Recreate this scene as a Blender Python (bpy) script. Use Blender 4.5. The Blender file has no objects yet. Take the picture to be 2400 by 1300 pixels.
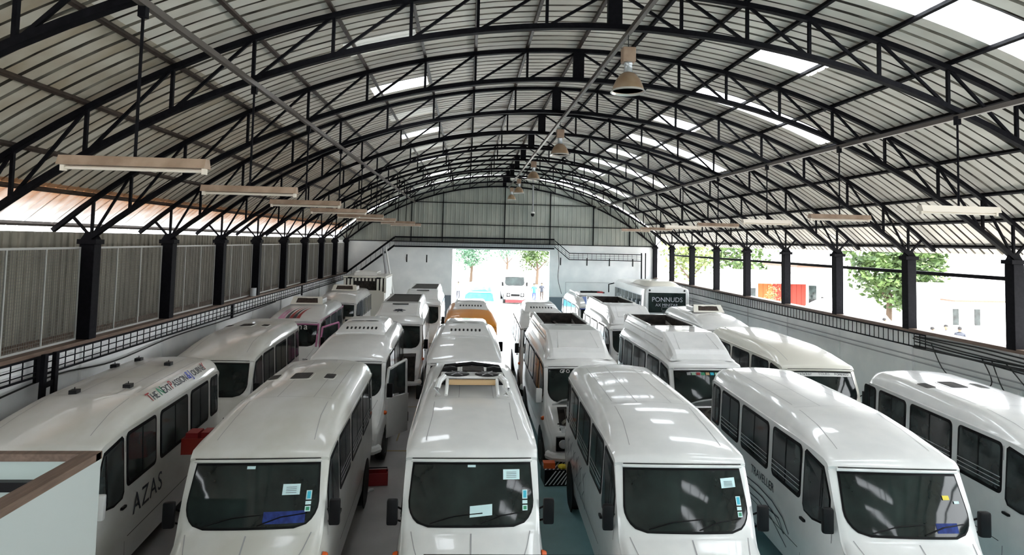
import bpy, bmesh, math, random
from mathutils import Vector, Matrix
random.seed(4)
sc = bpy.context.scene
PI = math.pi
# ------------------------------------------------------------------ camera
cam = bpy.data.objects.new('camera', bpy.data.cameras.new('camera'))
sc.collection.objects.link(cam); sc.camera = cam
cam.location = (0, 0, 5.35)
cam.matrix_world = (Matrix.Translation((0, 0, 5.35)) @ Matrix.Rotation(-math.radians(3.91), 4, 'Z')
    @ Matrix.Rotation(math.radians(90 + 3.292), 4, 'X') @ Matrix.Rotation(math.radians(1.319), 4, 'Z'))
cam.data.sensor_fit = 'HORIZONTAL'; cam.data.sensor_width = 36.0
cam.data.lens = 36.0 * 1500 / 2400
cam.data.shift_y = -(650 - 480.1) / 2400
cam.data.clip_end = 400
# ------------------------------------------------------------------ sky, exposure
w = bpy.data.worlds.new('sky'); sc.world = w; w.use_nodes = True
bgn = w.node_tree.nodes['Background']
bgn.inputs[0].default_value = (0.93, 0.97, 1.0, 1); bgn.inputs[1].default_value = 4.6
sun = bpy.data.objects.new('sun', bpy.data.lights.new('sun', 'SUN')); sc.collection.objects.link(sun)
sun.data.energy = 5.0; sun.data.angle = math.radians(12); sun.data.color = (1, .97, .92)
sun.rotation_euler = (math.radians(24), math.radians(22), 0)
sc.view_settings.view_transform = 'Standard'; sc.view_settings.look = 'None'
sc.view_settings.exposure = 1.05; sc.view_settings.gamma = 1
sc.view_settings.use_curve_mapping = False
sc.cycles.max_bounces = 10; sc.cycles.diffuse_bounces = 6; sc.cycles.glossy_bounces = 4
sc.cycles.transmission_bounces = 6; sc.cycles.sample_clamp_indirect = 8

# ------------------------------------------------------------------ materials
def mat(name, col, rough=.5, metal=0, coat=0, noise=None, col2=None, bump=0, emit=None, spec=None, stretch=(1, 1, 1)):
    m = bpy.data.materials.new(name); m.use_nodes = True
    nt = m.node_tree; b = nt.nodes['Principled BSDF']
    b.inputs['Base Color'].default_value = (*col, 1); b.inputs['Roughness'].default_value = rough
    b.inputs['Metallic'].default_value = metal
    b.inputs['Coat Weight'].default_value = coat; b.inputs['Coat Roughness'].default_value = .06
    if spec is not None: b.inputs['Specular IOR Level'].default_value = spec
    if noise:
        tc = nt.nodes.new('ShaderNodeTexCoord'); mp = nt.nodes.new('ShaderNodeMapping'); mp.inputs['Scale'].default_value = stretch
        nz = nt.nodes.new('ShaderNodeTexNoise'); nz.inputs['Scale'].default_value = noise; nz.inputs['Detail'].default_value = 5
        cr = nt.nodes.new('ShaderNodeValToRGB'); cr.color_ramp.elements[0].position = .38; cr.color_ramp.elements[1].position = .68
        cr.color_ramp.elements[0].color = (*col, 1); cr.color_ramp.elements[1].color = (*(col2 or col), 1)
        nt.links.new(tc.outputs['Object'], mp.inputs[0]); nt.links.new(mp.outputs[0], nz.inputs['Vector'])
        nt.links.new(nz.outputs['Fac'], cr.inputs[0]); nt.links.new(cr.outputs[0], b.inputs['Base Color'])
        if bump:
            bp = nt.nodes.new('ShaderNodeBump'); bp.inputs['Strength'].default_value = bump; bp.inputs['Distance'].default_value = .02
            nt.links.new(nz.outputs['Fac'], bp.inputs['Height']); nt.links.new(bp.outputs[0], b.inputs['Normal'])
    if emit: b.inputs['Emission Color'].default_value = (*emit[0], 1); b.inputs['Emission Strength'].default_value = emit[1]
    return m
def translucent(name, col, amt, col2=None):
    m = bpy.data.materials.new(name); m.use_nodes = True; nt = m.node_tree
    b = nt.nodes['Principled BSDF']; b.inputs['Base Color'].default_value = (*col, 1); b.inputs['Roughness'].default_value = .6
    t = nt.nodes.new('ShaderNodeBsdfTranslucent'); t.inputs[0].default_value = (*(col2 or col), 1)
    mx = nt.nodes.new('ShaderNodeMixShader'); mx.inputs[0].default_value = amt
    nt.links.new(b.outputs[0], mx.inputs[1]); nt.links.new(t.outputs[0], mx.inputs[2])
    nt.links.new(mx.outputs[0], nt.nodes['Material Output'].inputs[0])
    return m
M = {}
M['white'] = mat('white_paint', (.74, .745, .74), .28, 0, .8, 3, (.80, .80, .79))
M['ivory'] = mat('ivory_paint', (.76, .74, .66), .3, 0, .7)
M['orange'] = mat('orange_paint', (.78, .27, .005), .4, 0, .25)
M['pink'] = mat('pink_paint', (.62, .22, .42), .35, 0, .4)
M['silver'] = mat('silver_paint', (.45, .47, .52), .35, .4, .3)
M['glass'] = mat('tinted_glass', (.006, .010, .010), .06, 0, 0, 1.6, (.02, .032, .03), spec=.35)
M['glass2'] = mat('side_glass', (.012, .014, .015), .1, 0, 0, 2.2, (.05, .065, .065))
M['rubber'] = mat('black_rubber', (.004, .004, .005), .55, spec=.15)
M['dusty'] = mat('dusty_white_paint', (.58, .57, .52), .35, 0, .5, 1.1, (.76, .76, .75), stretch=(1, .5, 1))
M['black'] = mat('black_plastic', (.005, .005, .006), .4, spec=.18)
M['rib_shade_stain'] = mat('shaded_stained_rib', (.035, .028, .02), .7, 0, 0, 2.6, (.30, .27, .22), stretch=(.5, 3, .5))  # shade of the rib recesses put into the colour, with blotchy rust staining
M['dark'] = mat('dark_interior', (.015, .014, .013), .9, 0, 0, 9, (.05, .04, .035))
M['tyre'] = mat('tyre_rubber', (.02, .02, .02), .8)
M['rim'] = mat('wheel_steel', (.55, .56, .57), .4, .6)
M['lamp_glass'] = mat('lamp_glass', (.6, .63, .66), .12, .5)
M['amber'] = mat('amber_lens', (.75, .12, .02), .25)
M['red'] = mat('red_plastic', (.32, .02, .012), .45)
M['steel'] = mat('black_steel', (.003, .003, .0045), .6, 0, 0, 14, (.007, .0065, .009), spec=.08)
M['purlin'] = mat('purlin_steel', (.035, .024, .02), .45, .3, 0, 10, (.07, .05, .04))
M['rail'] = mat('rail_steel', (.16, .14, .125), .35, .6)
M['roof'] = mat('roof_sheet', (.62, .585, .52), .5, .1, 0, .9, (.80, .765, .69), stretch=(1, 1, 1))
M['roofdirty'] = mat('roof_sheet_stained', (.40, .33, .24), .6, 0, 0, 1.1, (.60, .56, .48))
M['gable'] = mat('gable_sheet', (.29, .31, .28), .6, 0, 0, 1.4, (.40, .41, .36), stretch=(1, 1, .3))
M['sky'] = translucent('fibreglass_skylight', (.85, .87, .9), .85)
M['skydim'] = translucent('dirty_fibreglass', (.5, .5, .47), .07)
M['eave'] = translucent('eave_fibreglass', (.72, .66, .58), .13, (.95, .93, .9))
def eave_light_rust(m):                          # light fade painted into the eave sheets' colour, plus rust by the last purlin
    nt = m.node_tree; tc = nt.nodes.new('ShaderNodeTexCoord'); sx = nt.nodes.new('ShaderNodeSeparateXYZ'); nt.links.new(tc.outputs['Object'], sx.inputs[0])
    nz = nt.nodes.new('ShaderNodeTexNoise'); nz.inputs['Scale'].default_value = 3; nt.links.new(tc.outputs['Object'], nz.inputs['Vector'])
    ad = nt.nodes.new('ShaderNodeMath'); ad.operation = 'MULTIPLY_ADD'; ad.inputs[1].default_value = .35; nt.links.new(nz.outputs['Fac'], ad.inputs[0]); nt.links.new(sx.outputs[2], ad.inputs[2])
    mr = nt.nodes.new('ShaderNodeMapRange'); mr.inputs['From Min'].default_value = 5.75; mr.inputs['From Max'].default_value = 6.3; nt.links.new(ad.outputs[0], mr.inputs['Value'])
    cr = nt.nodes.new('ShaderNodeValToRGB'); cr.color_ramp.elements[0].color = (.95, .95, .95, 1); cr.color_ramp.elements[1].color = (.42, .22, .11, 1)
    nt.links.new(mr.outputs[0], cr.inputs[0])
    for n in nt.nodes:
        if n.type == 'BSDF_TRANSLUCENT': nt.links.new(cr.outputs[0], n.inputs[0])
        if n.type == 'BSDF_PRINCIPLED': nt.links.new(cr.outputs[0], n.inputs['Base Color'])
eave_light_rust(M['eave'])
M['wall'] = mat('limewashed_wall', (.78, .79, .79), .8, 0, 0, 1.2, (.88, .88, .87), .15)
M['dado'] = mat('grey_dado', (.16, .19, .22), .7)
M['floor'] = None
M['wire'] = mat('dull_wire', (.16, .155, .14), .6, .3)
M['sidesheet'] = mat('side_sheet', (.17, .16, .13), .7, 0, 0, 2.0, (.30, .28, .23), stretch=(1, 1, .4))
M['galv'] = mat('grille_wire', (.42, .42, .40), .5, .4)
M['wood'] = mat('brown_wood', (.10, .06, .04), .55, 0, 0, 3, (.16, .10, .07), stretch=(8, 1, 8))
M['panel'] = mat('laminate_panel', (.42, .45, .43), .45)
M['teal_panel'] = mat('pale_teal_laminate', (.42, .50, .48), .45)
M['tubebox'] = mat('tan_enamel', (.30, .20, .14), .5, 0, 0, 5, (.42, .30, .22))
M['tubewhite'] = mat('cream_enamel', (.78, .70, .60), .4)
M['shade'] = mat('prismatic_shade', (.40, .27, .17), .3, .5, 0, 3, (.55, .42, .30))
M['clear'] = mat('shade_rim', (.72, .70, .66), .2, .3)
M['card'] = mat('cardboard', (.50, .34, .18), .8)
M['paper'] = mat('pale_paper', (.62, .82, .84), .7)
M['ink'] = mat('ink', (.03, .035, .05), .6)
M['blue'] = mat('blue_cloth', (.008, .02, .13), .8, 0, 0, 14, (.02, .05, .26))
M['cyan'] = mat('cyan_print', (.03, .45, .6), .5)
M['green'] = mat('green_print', (.02, .25, .12), .5)
M['redp'] = mat('red_print', (.30, .015, .02), .5)
M['darkblue'] = mat('blue_print', (.02, .05, .4), .4)
M['bluepanel'] = mat('blue_paint', (.02, .12, .5), .3)
M['yellow'] = mat('yellow_paint', (.75, .6, .05), .6)
M['linepaint'] = mat('floor_line_paint', (.42, .33, .18), .7)
M['greenlining'] = mat('green_lining', (.30, .48, .34), .7)
M['cable'] = mat('cable_sheath', (.015, .015, .015), .6)
M['leaf'] = mat('leaves', (.025, .055, .012), .6, 0, 0, 1.2, (.12, .19, .05))
M['leaf2'] = mat('yellow_leaves', (.07, .10, .02), .6, 0, 0, 1.2, (.25, .30, .10))
M['leaf3'] = mat('bluish_leaves', (.03, .10, .05), .6, 0, 0, 1.2, (.12, .22, .14))
M['bark'] = mat('bark', (.09, .06, .04), .9)
M['ground'] = mat('pale_concrete_yard', (.50, .48, .45), .9, 0, 0, .4, (.6, .58, .55))
M['redwall'] = mat('red_boards', (.30, .035, .02), .7)
M['orangewall'] = mat('orange_boards', (.45, .10, .02), .7)
M['plaster'] = mat('white_plaster', (.8, .8, .78), .8)
M['greywall'] = mat('grey_wall', (.35, .35, .36), .8)
M['tarp'] = mat('blue_tarpaulin', (.03, .25, .5), .5, 0, 0, 3, (.05, .4, .5))
M['whitetarp'] = mat('white_tarpaulin', (.8, .8, .8), .6)
M['skin'] = mat('skin', (.25, .13, .08), .6)
M['hair'] = mat('black_hair', (.01, .008, .008), .6)
M['engine'] = mat('engine_metal', (.03, .03, .03), .5, .3, 0, 8, (.35, .33, .26))
M['mesh_dark'] = mat('dark_shade_net', (.03, .025, .022), .8)
def floor_mat():
    m = bpy.data.materials.new('painted_floor'); m.use_nodes = True; nt = m.node_tree; b = nt.nodes['Principled BSDF']
    tc = nt.nodes.new('ShaderNodeTexCoord'); sx = nt.nodes.new('ShaderNodeSeparateXYZ'); nt.links.new(tc.outputs['Object'], sx.inputs[0])
    gt = nt.nodes.new('ShaderNodeMath'); gt.operation = 'GREATER_THAN'; gt.inputs[1].default_value = .6; nt.links.new(sx.outputs[0], gt.inputs[0])
    mx = nt.nodes.new('ShaderNodeMix'); mx.data_type = 'RGBA'; mx.inputs['A'].default_value = (.46, .44, .43, 1); mx.inputs['B'].default_value = (.34, .60, .64, 1)
    nt.links.new(gt.outputs[0], mx.inputs['Factor'])
    nz = nt.nodes.new('ShaderNodeTexNoise'); nz.inputs['Scale'].default_value = 1.3; nz.inputs['Detail'].default_value = 8
    nt.links.new(tc.outputs['Object'], nz.inputs['Vector'])
    m2 = nt.nodes.new('ShaderNodeMix'); m2.data_type = 'RGBA'; m2.blend_type = 'MULTIPLY'; m2.inputs['Factor'].default_value = .4
    cr = nt.nodes.new('ShaderNodeValToRGB'); cr.color_ramp.elements[0].position = .35; cr.color_ramp.elements[0].color = (.5, .5, .5, 1); cr.color_ramp.elements[1].position = .7
    nt.links.new(nz.outputs['Fac'], cr.inputs[0]); nt.links.new(mx.outputs['Result'], m2.inputs['A']); nt.links.new(cr.outputs[0], m2.inputs['B'])
    nt.links.new(m2.outputs['Result'], b.inputs['Base Color']); b.inputs['Roughness'].default_value = .35
    return m
M['floor'] = floor_mat()

# ------------------------------------------------------------------ helpers
COL = sc.collection
class MB:
    def __init__(s): s.v = []; s.f = []
    def add(s, vs, fs):
        n = len(s.v); s.v += [tuple(v) for v in vs]; s.f += [tuple(i + n for i in f) for f in fs]; return s
    def box(s, x0, x1, y0, y1, z0, z1):
        return s.add([(x0, y0, z0), (x1, y0, z0), (x1, y1, z0), (x0, y1, z0), (x0, y0, z1), (x1, y0, z1), (x1, y1, z1), (x0, y1, z1)],
                     [(0, 3, 2, 1), (4, 5, 6, 7), (0, 1, 5, 4), (1, 2, 6, 5), (2, 3, 7, 6), (3, 0, 4, 7)])
    def bar(s, a, b, w, h=None):
        a = Vector(a); b = Vector(b); h = h or w; d = (b - a).normalized()
        up = Vector((0, 0, 1)) if abs(d.z) < .95 else Vector((0, 1, 0))
        sx = d.cross(up).normalized() * w / 2; sz = sx.cross(d).normalized() * h / 2
        vs = [p + i * sx + j * sz for p in (a, b) for i, j in ((-1, -1), (1, -1), (1, 1), (-1, 1))]
        return s.add(vs, [(0, 3, 2, 1), (4, 5, 6, 7), (0, 1, 5, 4), (1, 2, 6, 5), (2, 3, 7, 6), (3, 0, 4, 7)])
    def tube(s, pts, r, n=6):
        pts = [Vector(p) for p in pts]; rings = []
        for i, p in enumerate(pts):
            d = (pts[min(i + 1, len(pts) - 1)] - pts[max(i - 1, 0)]).normalized()
            up = Vector((0, 0, 1)) if abs(d.z) < .9 else Vector((0, 1, 0))
            a = d.cross(up).normalized(); b = a.cross(d)
            rr = r[i] if isinstance(r, (list, tuple)) else r
            rings.append([p + rr * (math.cos(t * 2 * PI / n) * a + math.sin(t * 2 * PI / n) * b) for t in range(n)])
        vs = [v for R in rings for v in R]; fs = []
        for i in range(len(rings) - 1):
            for t in range(n): fs.append((i * n + t, i * n + (t + 1) % n, (i + 1) * n + (t + 1) % n, (i + 1) * n + t))
        fs.append(tuple(range(n))[::-1]); fs.append(tuple((len(rings) - 1) * n + t for t in range(n)))
        return s.add(vs, fs)
    def lathe(s, prof, n=20, c=(0, 0, 0), axis='Z'):
        vs = []; fs = []
        for r, z in prof:
            for t in range(n):
                a = 2 * PI * t / n; q = (r * math.cos(a), r * math.sin(a), z)
                if axis == 'X': q = (z, r * math.cos(a), r * math.sin(a))
                vs.append((q[0] + c[0], q[1] + c[1], q[2] + c[2]))
        for i in range(len(prof) - 1):
            for t in range(n): fs.append((i * n + t, i * n + (t + 1) % n, (i + 1) * n + (t + 1) % n, (i + 1) * n + t))
        fs.append(tuple(range(n))[::-1]); fs.append(tuple((len(prof) - 1) * n + t for t in range(n)))
        return s.add(vs, fs)
    def sweep(s, pts, wy, dp):
        """beam along a polyline lying in an XZ plane"""
        n = len(pts); vs = []
        for i, p in enumerate(pts):
            p = Vector(p); d = (Vector(pts[min(i + 1, n - 1)]) - Vector(pts[max(i - 1, 0)])).normalized()
            nn = Vector((-d.z, 0, d.x)) * dp / 2; y = Vector((0, wy / 2, 0))
            vs += [p - nn - y, p + nn - y, p + nn + y, p - nn + y]
        fs = [(0, 1, 2, 3), ((n - 1) * 4 + 3, (n - 1) * 4 + 2, (n - 1) * 4 + 1, (n - 1) * 4)]
        for i in range(n - 1):
            for t in range(4): fs.append((i * 4 + t, (i + 1) * 4 + t, (i + 1) * 4 + (t + 1) % 4, i * 4 + (t + 1) % 4))
        return s.add(vs, fs)
    def mesh(s, name, m, smooth=False, bevel=0):
        me = bpy.data.meshes.new(name); me.from_pydata(s.v, [], s.f); me.validate(); me.materials.append(M[m] if isinstance(m, str) else m)
        bm = bmesh.new(); bm.from_mesh(me)
        bmesh.ops.recalc_face_normals(bm, faces=bm.faces)
        if bevel:
            bmesh.ops.bevel(bm, geom=[e for e in bm.edges if len(e.link_faces) == 2 and e.calc_face_angle(0) > .6], offset=bevel, segments=2, affect='EDGES', profile=.6)
        if smooth:
            for f in bm.faces: f.smooth = True
            for e in bm.edges: e.smooth = not (len(e.link_faces) == 2 and e.calc_face_angle(0) > .7)
        bm.to_mesh(me); bm.free(); return me
    def obj(s, name, m, parent=None, loc=None, smooth=False, bevel=0):
        return link(name, s.mesh(name, m, smooth, bevel), parent, loc)
def link(name, me, parent=None, loc=None, rot=None):
    o = bpy.data.objects.new(name, me); COL.objects.link(o)
    if parent: o.parent = parent
    if loc: o.location = loc
    if rot: o.rotation_euler = rot
    return o
def tag(o, label=None, cat=None, group=None, kind=None):
    if label: o['label'] = label
    if cat: o['category'] = cat
    if group: o['group'] = group
    if kind: o['kind'] = kind
    return o
def thing(name, label, cat, loc=(0, 0, 0), rz=0, group=None):
    o = bpy.data.objects.new(name, None); COL.objects.link(o); o.empty_display_size = .3
    o.location = loc; o.rotation_euler = (0, 0, rz); return tag(o, label, cat, group)
def struct(o): o['kind'] = 'structure'; return o
def copy_tree(root, loc, rz=None):
    r = root.copy(); COL.objects.link(r); r.location = loc
    if rz is not None: r.rotation_euler = (0, 0, rz)
    for ch in list(root.children):
        c = ch.copy(); COL.objects.link(c); c.parent = r
        for g in ch.children:
            d = g.copy(); COL.objects.link(d); d.parent = c
    return r
_fc = {}
def text_mesh(txt, size, m, extrude=.002, shear=0, spacing=1.0):
    c = bpy.data.curves.new('lettering', 'FONT'); c.body = txt; c.size = size; c.extrude = extrude; c.shear = shear
    c.align_x = 'LEFT'; c.resolution_u = 3; c.space_character = spacing
    o = bpy.data.objects.new('tmp', c); COL.objects.link(o)
    dg = bpy.context.evaluated_depsgraph_get(); me = bpy.data.meshes.new_from_object(o.evaluated_get(dg))
    bpy.data.objects.remove(o); me.materials.clear(); me.materials.append(M[m]); return me
def put_text(txt, size, m, parent, origin, xdir, ydir, name='lettering', **k):
    me = text_mesh(txt, size, m, **k); o = link(name, me, parent)
    x = Vector(xdir).normalized(); y = Vector(ydir); y = (y - x * y.dot(x)).normalized(); z = x.cross(y)
    R = Matrix((x, y, z)).transposed().to_4x4(); o.matrix_local = Matrix.Translation(origin) @ R
    return o

# ------------------------------------------------------------------ shed dimensions
XC = 2.38; HX = 10.25; S = 3.55; Y0 = 14.015; XL = XC - HX; XR = XC + HX; YG = Y0 + 8 * S
RT, ZT = 16.33, -6.68      # top chord arc
RB, ZB = 15.82, -6.82      # bottom chord arc
RS = 16.47                 # roof sheet arc
def ztop(o): return ZT + math.sqrt(RT * RT - o * o)
def zbot(o): return ZB + math.sqrt(RB * RB - o * o)
NODES = [0, 1.15, 2.3, 3.4, 4.65, 5.9, 7.15, 8.43, 9.5, 10.24]

# ground and floor
struct(MB().box(-140, 160, -40, 260, -.2, -.03).obj('ground', 'ground'))
struct(MB().box(XL - .1, XR + .1, -9, YG + .2, -.1, 0).obj('floor', 'floor'))
# back wall with the gateway
gx0, gx1, gz = -.95, 5.5, 4.78
wb = MB()
wb.box(XL - 1.0, gx0, YG + .1, YG + .35, 0, 5.22).box(gx1, XR + .1, YG + .1, YG + .35, 0, 5.22).box(gx0, gx1, YG + .1, YG + .35, gz, 5.22)
wback = struct(wb.obj('wall_back', 'wall'))
struct(MB().box(XL, gx0, YG + .06, YG + .1, 0, 1.75).box(gx1, XR, YG + .06, YG + .1, 0, 1.75).obj('trim_1', 'dado'))
for x in (-3.93, -2.63, 6.24, 8.02, 9.54, 11.13):
    MB().box(x - .035, x + .035, YG + .075, YG + .12, 3.87, 4.37).obj('vent_slot', 'black', wback)
MB().box(6.6, 11.6, YG + .085, YG + .11, 2.74, 2.76).box(6.6, 6.62, YG + .085, YG + .11, 1.8, 2.76).obj('surface_conduit', 'greywall', wback)
struct(MB().box(XL - .1, XR + .1, -9.2, -9, 0, 9.9).obj('wall_front', 'wall'))
# side walls
wl = struct(MB().box(XL - .25, XL - .02, -9, YG + .1, 0, 3.05).obj('wall_left', 'wall'))
wr = struct(MB().box(XR + .02, XR + .25, -9, YG + .1, 0, 3.08).obj('wall_right', 'wall'))
struct(MB().box(XL - .9, XL + .12, -9, YG + .08, 3.05, 3.14).obj('trim_2', 'wood'))
struct(MB().box(XR - .12, XR + .27, -9, YG + .08, 3.08, 3.17).obj('trim_3', 'wood'))
for k in range(-1, 9):
    y = Y0 + k * S
    MB().box(XL - .03, XL + .03, y - .12, y + .12, 0, 3.05).obj('pilaster', 'wall', wl)
    MB().box(XR - .03, XR + .03, y - .12, y + .12, 0, 3.08).obj('pilaster', 'wall', wr)

# corrugated panel generator: profile across 3 ribs
def corr(width, ribs, h, flip=1):
    pts = []; p = width / ribs
    for i in range(ribs):
        o = i * p
        pts += [(o, 0), (o + p * .74, 0), (o + p * .79, h * flip), (o + p * .93, h * flip)]
    pts.append((width, 0)); return pts
SW = S / 4
def arc_sheet(o0, o1, side, R=RS, width=SW, ribs=3, dz=0, segs=None, n=None):
    prof = corr(width + .03, ribs, .075); segs = segs or max(3, int(abs(o1 - o0) / .45))
    vs = []; fs = []; m = len(prof)
    a0 = math.asin(o0 / R); a1 = math.asin(o1 / R)
    for i in range(segs + 1):
        a = a0 + (a1 - a0) * i / segs
        for y, h in prof:
            r = R + dz + h; vs.append((side * r * math.sin(a), y, r * math.cos(a) + ZT))
    for i in range(segs):
        for j in range(m - 1): fs.append((i * m + j, (i + 1) * m + j, (i + 1) * m + j + 1, i * m + j + 1))
    b = MB(); b.add(vs, fs); b.ribw = (m, ribs); return b
def shade_and_stain(b, name, m):
    me = b.mesh(name, m); me.materials.append(M['rib_shade_stain']); w_ = b.ribw[0] - 1
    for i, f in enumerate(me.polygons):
        if (i % w_) % 4 in (1, 2, 3): f.material_index = 1  # rib faces take the painted recess shade and stain
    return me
roof = bpy.data.objects.new('ceiling', None); COL.objects.link(roof); struct(roof); roof.location = (XC, 0, 0)
sheets = {}
for sd in (-1, 1):
    rm = 'roof'
    sheets[(sd, 'A')] = shade_and_stain(arc_sheet(0, 3.5, sd), 'roof_sheet', rm)
    sheets[(sd, 'B')] = shade_and_stain(arc_sheet(3.45, 7.2, sd, dz=-.004), 'roof_sheet', rm)
    sheets[(sd, 'B2')] = shade_and_stain(arc_sheet(4.87, 7.2, sd, dz=-.004), 'roof_sheet', rm)
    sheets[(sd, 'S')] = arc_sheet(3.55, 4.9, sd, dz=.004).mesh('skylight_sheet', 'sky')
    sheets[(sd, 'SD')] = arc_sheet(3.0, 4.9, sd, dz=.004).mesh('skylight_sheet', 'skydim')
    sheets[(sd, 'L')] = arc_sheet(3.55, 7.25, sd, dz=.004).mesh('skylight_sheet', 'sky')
    sheets[(sd, 'C')] = shade_and_stain(arc_sheet(7.1, 10.28 if sd < 0 else 11.3, sd, dz=-.008), 'roof_sheet', 'roofdirty' if sd < 0 else 'roof')
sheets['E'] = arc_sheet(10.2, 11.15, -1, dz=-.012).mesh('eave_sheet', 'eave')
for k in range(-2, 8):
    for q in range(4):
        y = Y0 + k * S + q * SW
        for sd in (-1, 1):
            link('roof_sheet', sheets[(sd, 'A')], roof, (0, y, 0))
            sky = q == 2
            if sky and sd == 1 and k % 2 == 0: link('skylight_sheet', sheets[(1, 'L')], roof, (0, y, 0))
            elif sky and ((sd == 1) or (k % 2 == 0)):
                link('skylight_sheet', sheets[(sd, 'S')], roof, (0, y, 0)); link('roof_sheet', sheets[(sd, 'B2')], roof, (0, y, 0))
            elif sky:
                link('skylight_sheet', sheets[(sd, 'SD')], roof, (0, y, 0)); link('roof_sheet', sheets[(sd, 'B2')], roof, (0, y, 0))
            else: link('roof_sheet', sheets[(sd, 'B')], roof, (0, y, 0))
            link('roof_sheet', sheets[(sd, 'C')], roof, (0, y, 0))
eav = bpy.data.objects.new('trim_4', None); COL.objects.link(eav); struct(eav); eav.location = (XC, 0, 0)
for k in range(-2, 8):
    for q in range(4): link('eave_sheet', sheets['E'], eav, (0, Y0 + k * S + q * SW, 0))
# the roof goes on behind the camera (not in view): coarse, with the same rhythm of skylights
bk = MB(); bs = MB()
for i in range(18):
    y = Y0 - 2 * S - (i + 1) * SW
    for sd in (-1, 1):
        lit = (i % 4 == 1) and sd == 1
        segs = [(0, 3.5, 0), (3.5, 7.2, lit), (7.2, 11.1, 0)]
        for a, b_, s_ in segs:
            t = arc_sheet(a, b_, sd, ribs=1, segs=3)
            t.v = [(v[0], v[1] + y, v[2]) for v in t.v]
            (bs if s_ else bk).add(t.v, t.f)
tag(bk.obj('roof_sheet', 'roof', roof), kind='stuff'); tag(bs.obj('skylight_sheet', 'sky', roof), kind='stuff')

# ------------------------------------------------------------------ trusses
def chord(fn, o0, o1, n=28, wy=.11, dp=.085, dz=0):
    pts = [(o0 + (o1 - o0) * i / n, 0, fn(o0 + (o1 - o0) * i / n) + dz) for i in range(n + 1)]
    return MB().sweep(pts, wy, dp)
ordn = ['nearest the camera', 'second from the camera', 'third from the camera', 'fourth from the camera', 'fifth from the camera', 'sixth from the camera',
        'sixth from the far gable', 'fifth from the far gable', 'fourth from the far gable', 'third from the far gable', 'right against the far gable']
me_top = chord(ztop, -11.02, 11.02, 40).mesh('top_chord', 'steel'); me_bot = chord(zbot, -10.25, 10.25, 40, .12, .09).mesh('bottom_chord', 'steel')
web = []
for sd in (-1, 1):
    for i, o in enumerate(NODES):
        if i == 0: continue
        web.append(('vertical_member', MB().bar((sd * o, 0, zbot(o)), (sd * o, 0, ztop(o)), .05, .055)))
        if i: web.append(('diagonal_member', MB().bar((sd * NODES[i], 0, zbot(NODES[i])), (sd * NODES[i - 1], 0, ztop(NODES[i - 1])), .045, .045)))
    web.append(('eave_strut', MB().bar((sd * 10.25, 0, 5.25), (sd * 10.66, 0, ztop(10.66)), .05, .05)))
web = [(n, b.mesh(n, 'steel')) for n, b in web]
me_plate = MB().box(-.12, .12, -.06, .06, zbot(0), ztop(0)).mesh('centre_plate', 'steel')
for i in range(11):
    k = i - 2
    t = thing('roof_truss', 'black steel arched roof truss, ' + (('the one ' + ordn[i]) if i not in (0, 10) else ordn[i]), 'truss', (XC, Y0 + k * S, 0), group='arched roof trusses')
    link('top_chord', me_top, t); link('bottom_chord', me_bot, t); link('centre_plate', me_plate, t)
    for n, me in web: link(n, me, t)
# columns
for sd in (-1, 1):
    cm = MB(); X = XL if sd < 0 else XR
    wdt = .15 if sd < 0 else .13
    cm.box(-wdt, wdt, -.016 - .1, -.1, 3.1, 5.16).box(-wdt, wdt, .1, .116, 3.1, 5.16).box(-.012, .012, -.1, .1, 3.1, 5.16)
    cm = MB().box(-wdt, wdt, -.13, .13, 3.14, 5.1)
    me = cm.mesh('shaft', 'steel', bevel=.012); cap = MB().box(-.19, .19, -.16, .16, 5.1, 5.2).mesh('cap_plate', 'steel'); hn = MB().add([(-.2, -.02, 5.2), (.2, -.02, 5.2), (.1, -.02, 5.36), (-.1, -.02, 5.36), (-.2, .02, 5.2), (.2, .02, 5.2), (.1, .02, 5.36), (-.1, .02, 5.36)], [(0, 1, 2, 3), (7, 6, 5, 4), (0, 4, 5, 1), (1, 5, 6, 2), (2, 6, 7, 3), (3, 7, 4, 0)]).mesh('gusset', 'steel')
    names = ['nearest the camera', 'second from the camera', 'third from the camera', 'fourth from the camera', 'fifth from the camera', 'sixth from the camera', 'fourth from the back corner', 'third from the back corner', 'second from the back corner', 'at the back corner']
    for i, k in enumerate(range(-1, 9)):
        t = thing('column', 'black steel column on the %s wall, %s' % ('left' if sd < 0 else 'right', names[i] if (i not in (0,)) else ('just outside the picture at the camera end')), 'column', (X, Y0 + k * S, 0), group='columns on the %s wall' % ('left' if sd < 0 else 'right'))
        link('shaft', me, t); link('cap_plate', cap, t); link('gusset', hn, t)
# purlins
pn = 0
offs = [('at the ridge', 0)] + [(None, -o) for o in NODES[1:] + [10.98]] + [(None, o) for o in NODES[1:] + [10.98]]
wordn = ['first', 'second', 'third', 'fourth', 'fifth', 'sixth', 'seventh', 'eighth', 'ninth', 'tenth']
for nm, o in offs:
    a = math.asin(abs(o) / RT); z = ztop(abs(o)) + .085
    b = MB().box(-.03, .03, -8.5, YG + .05, -.035, .035)
    p = b.obj('purlin', 'purlin' if o < 1 else 'steel')
    p.location = (XC + o * 1.003, 0, z); p.rotation_euler = (0, math.copysign(a, o) if o else 0, 0)
    idx = (NODES[1:] + [10.98]).index(abs(o)) if o else 0
    lab = 'long steel purlin at the ridge of the roof' if not o else '%s steel purlin down from the ridge on the %s slope' % (wordn[idx], 'left' if o < 0 else 'right')
    tag(p, lab, 'purlin', 'purlins under the roof sheets')
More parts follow.
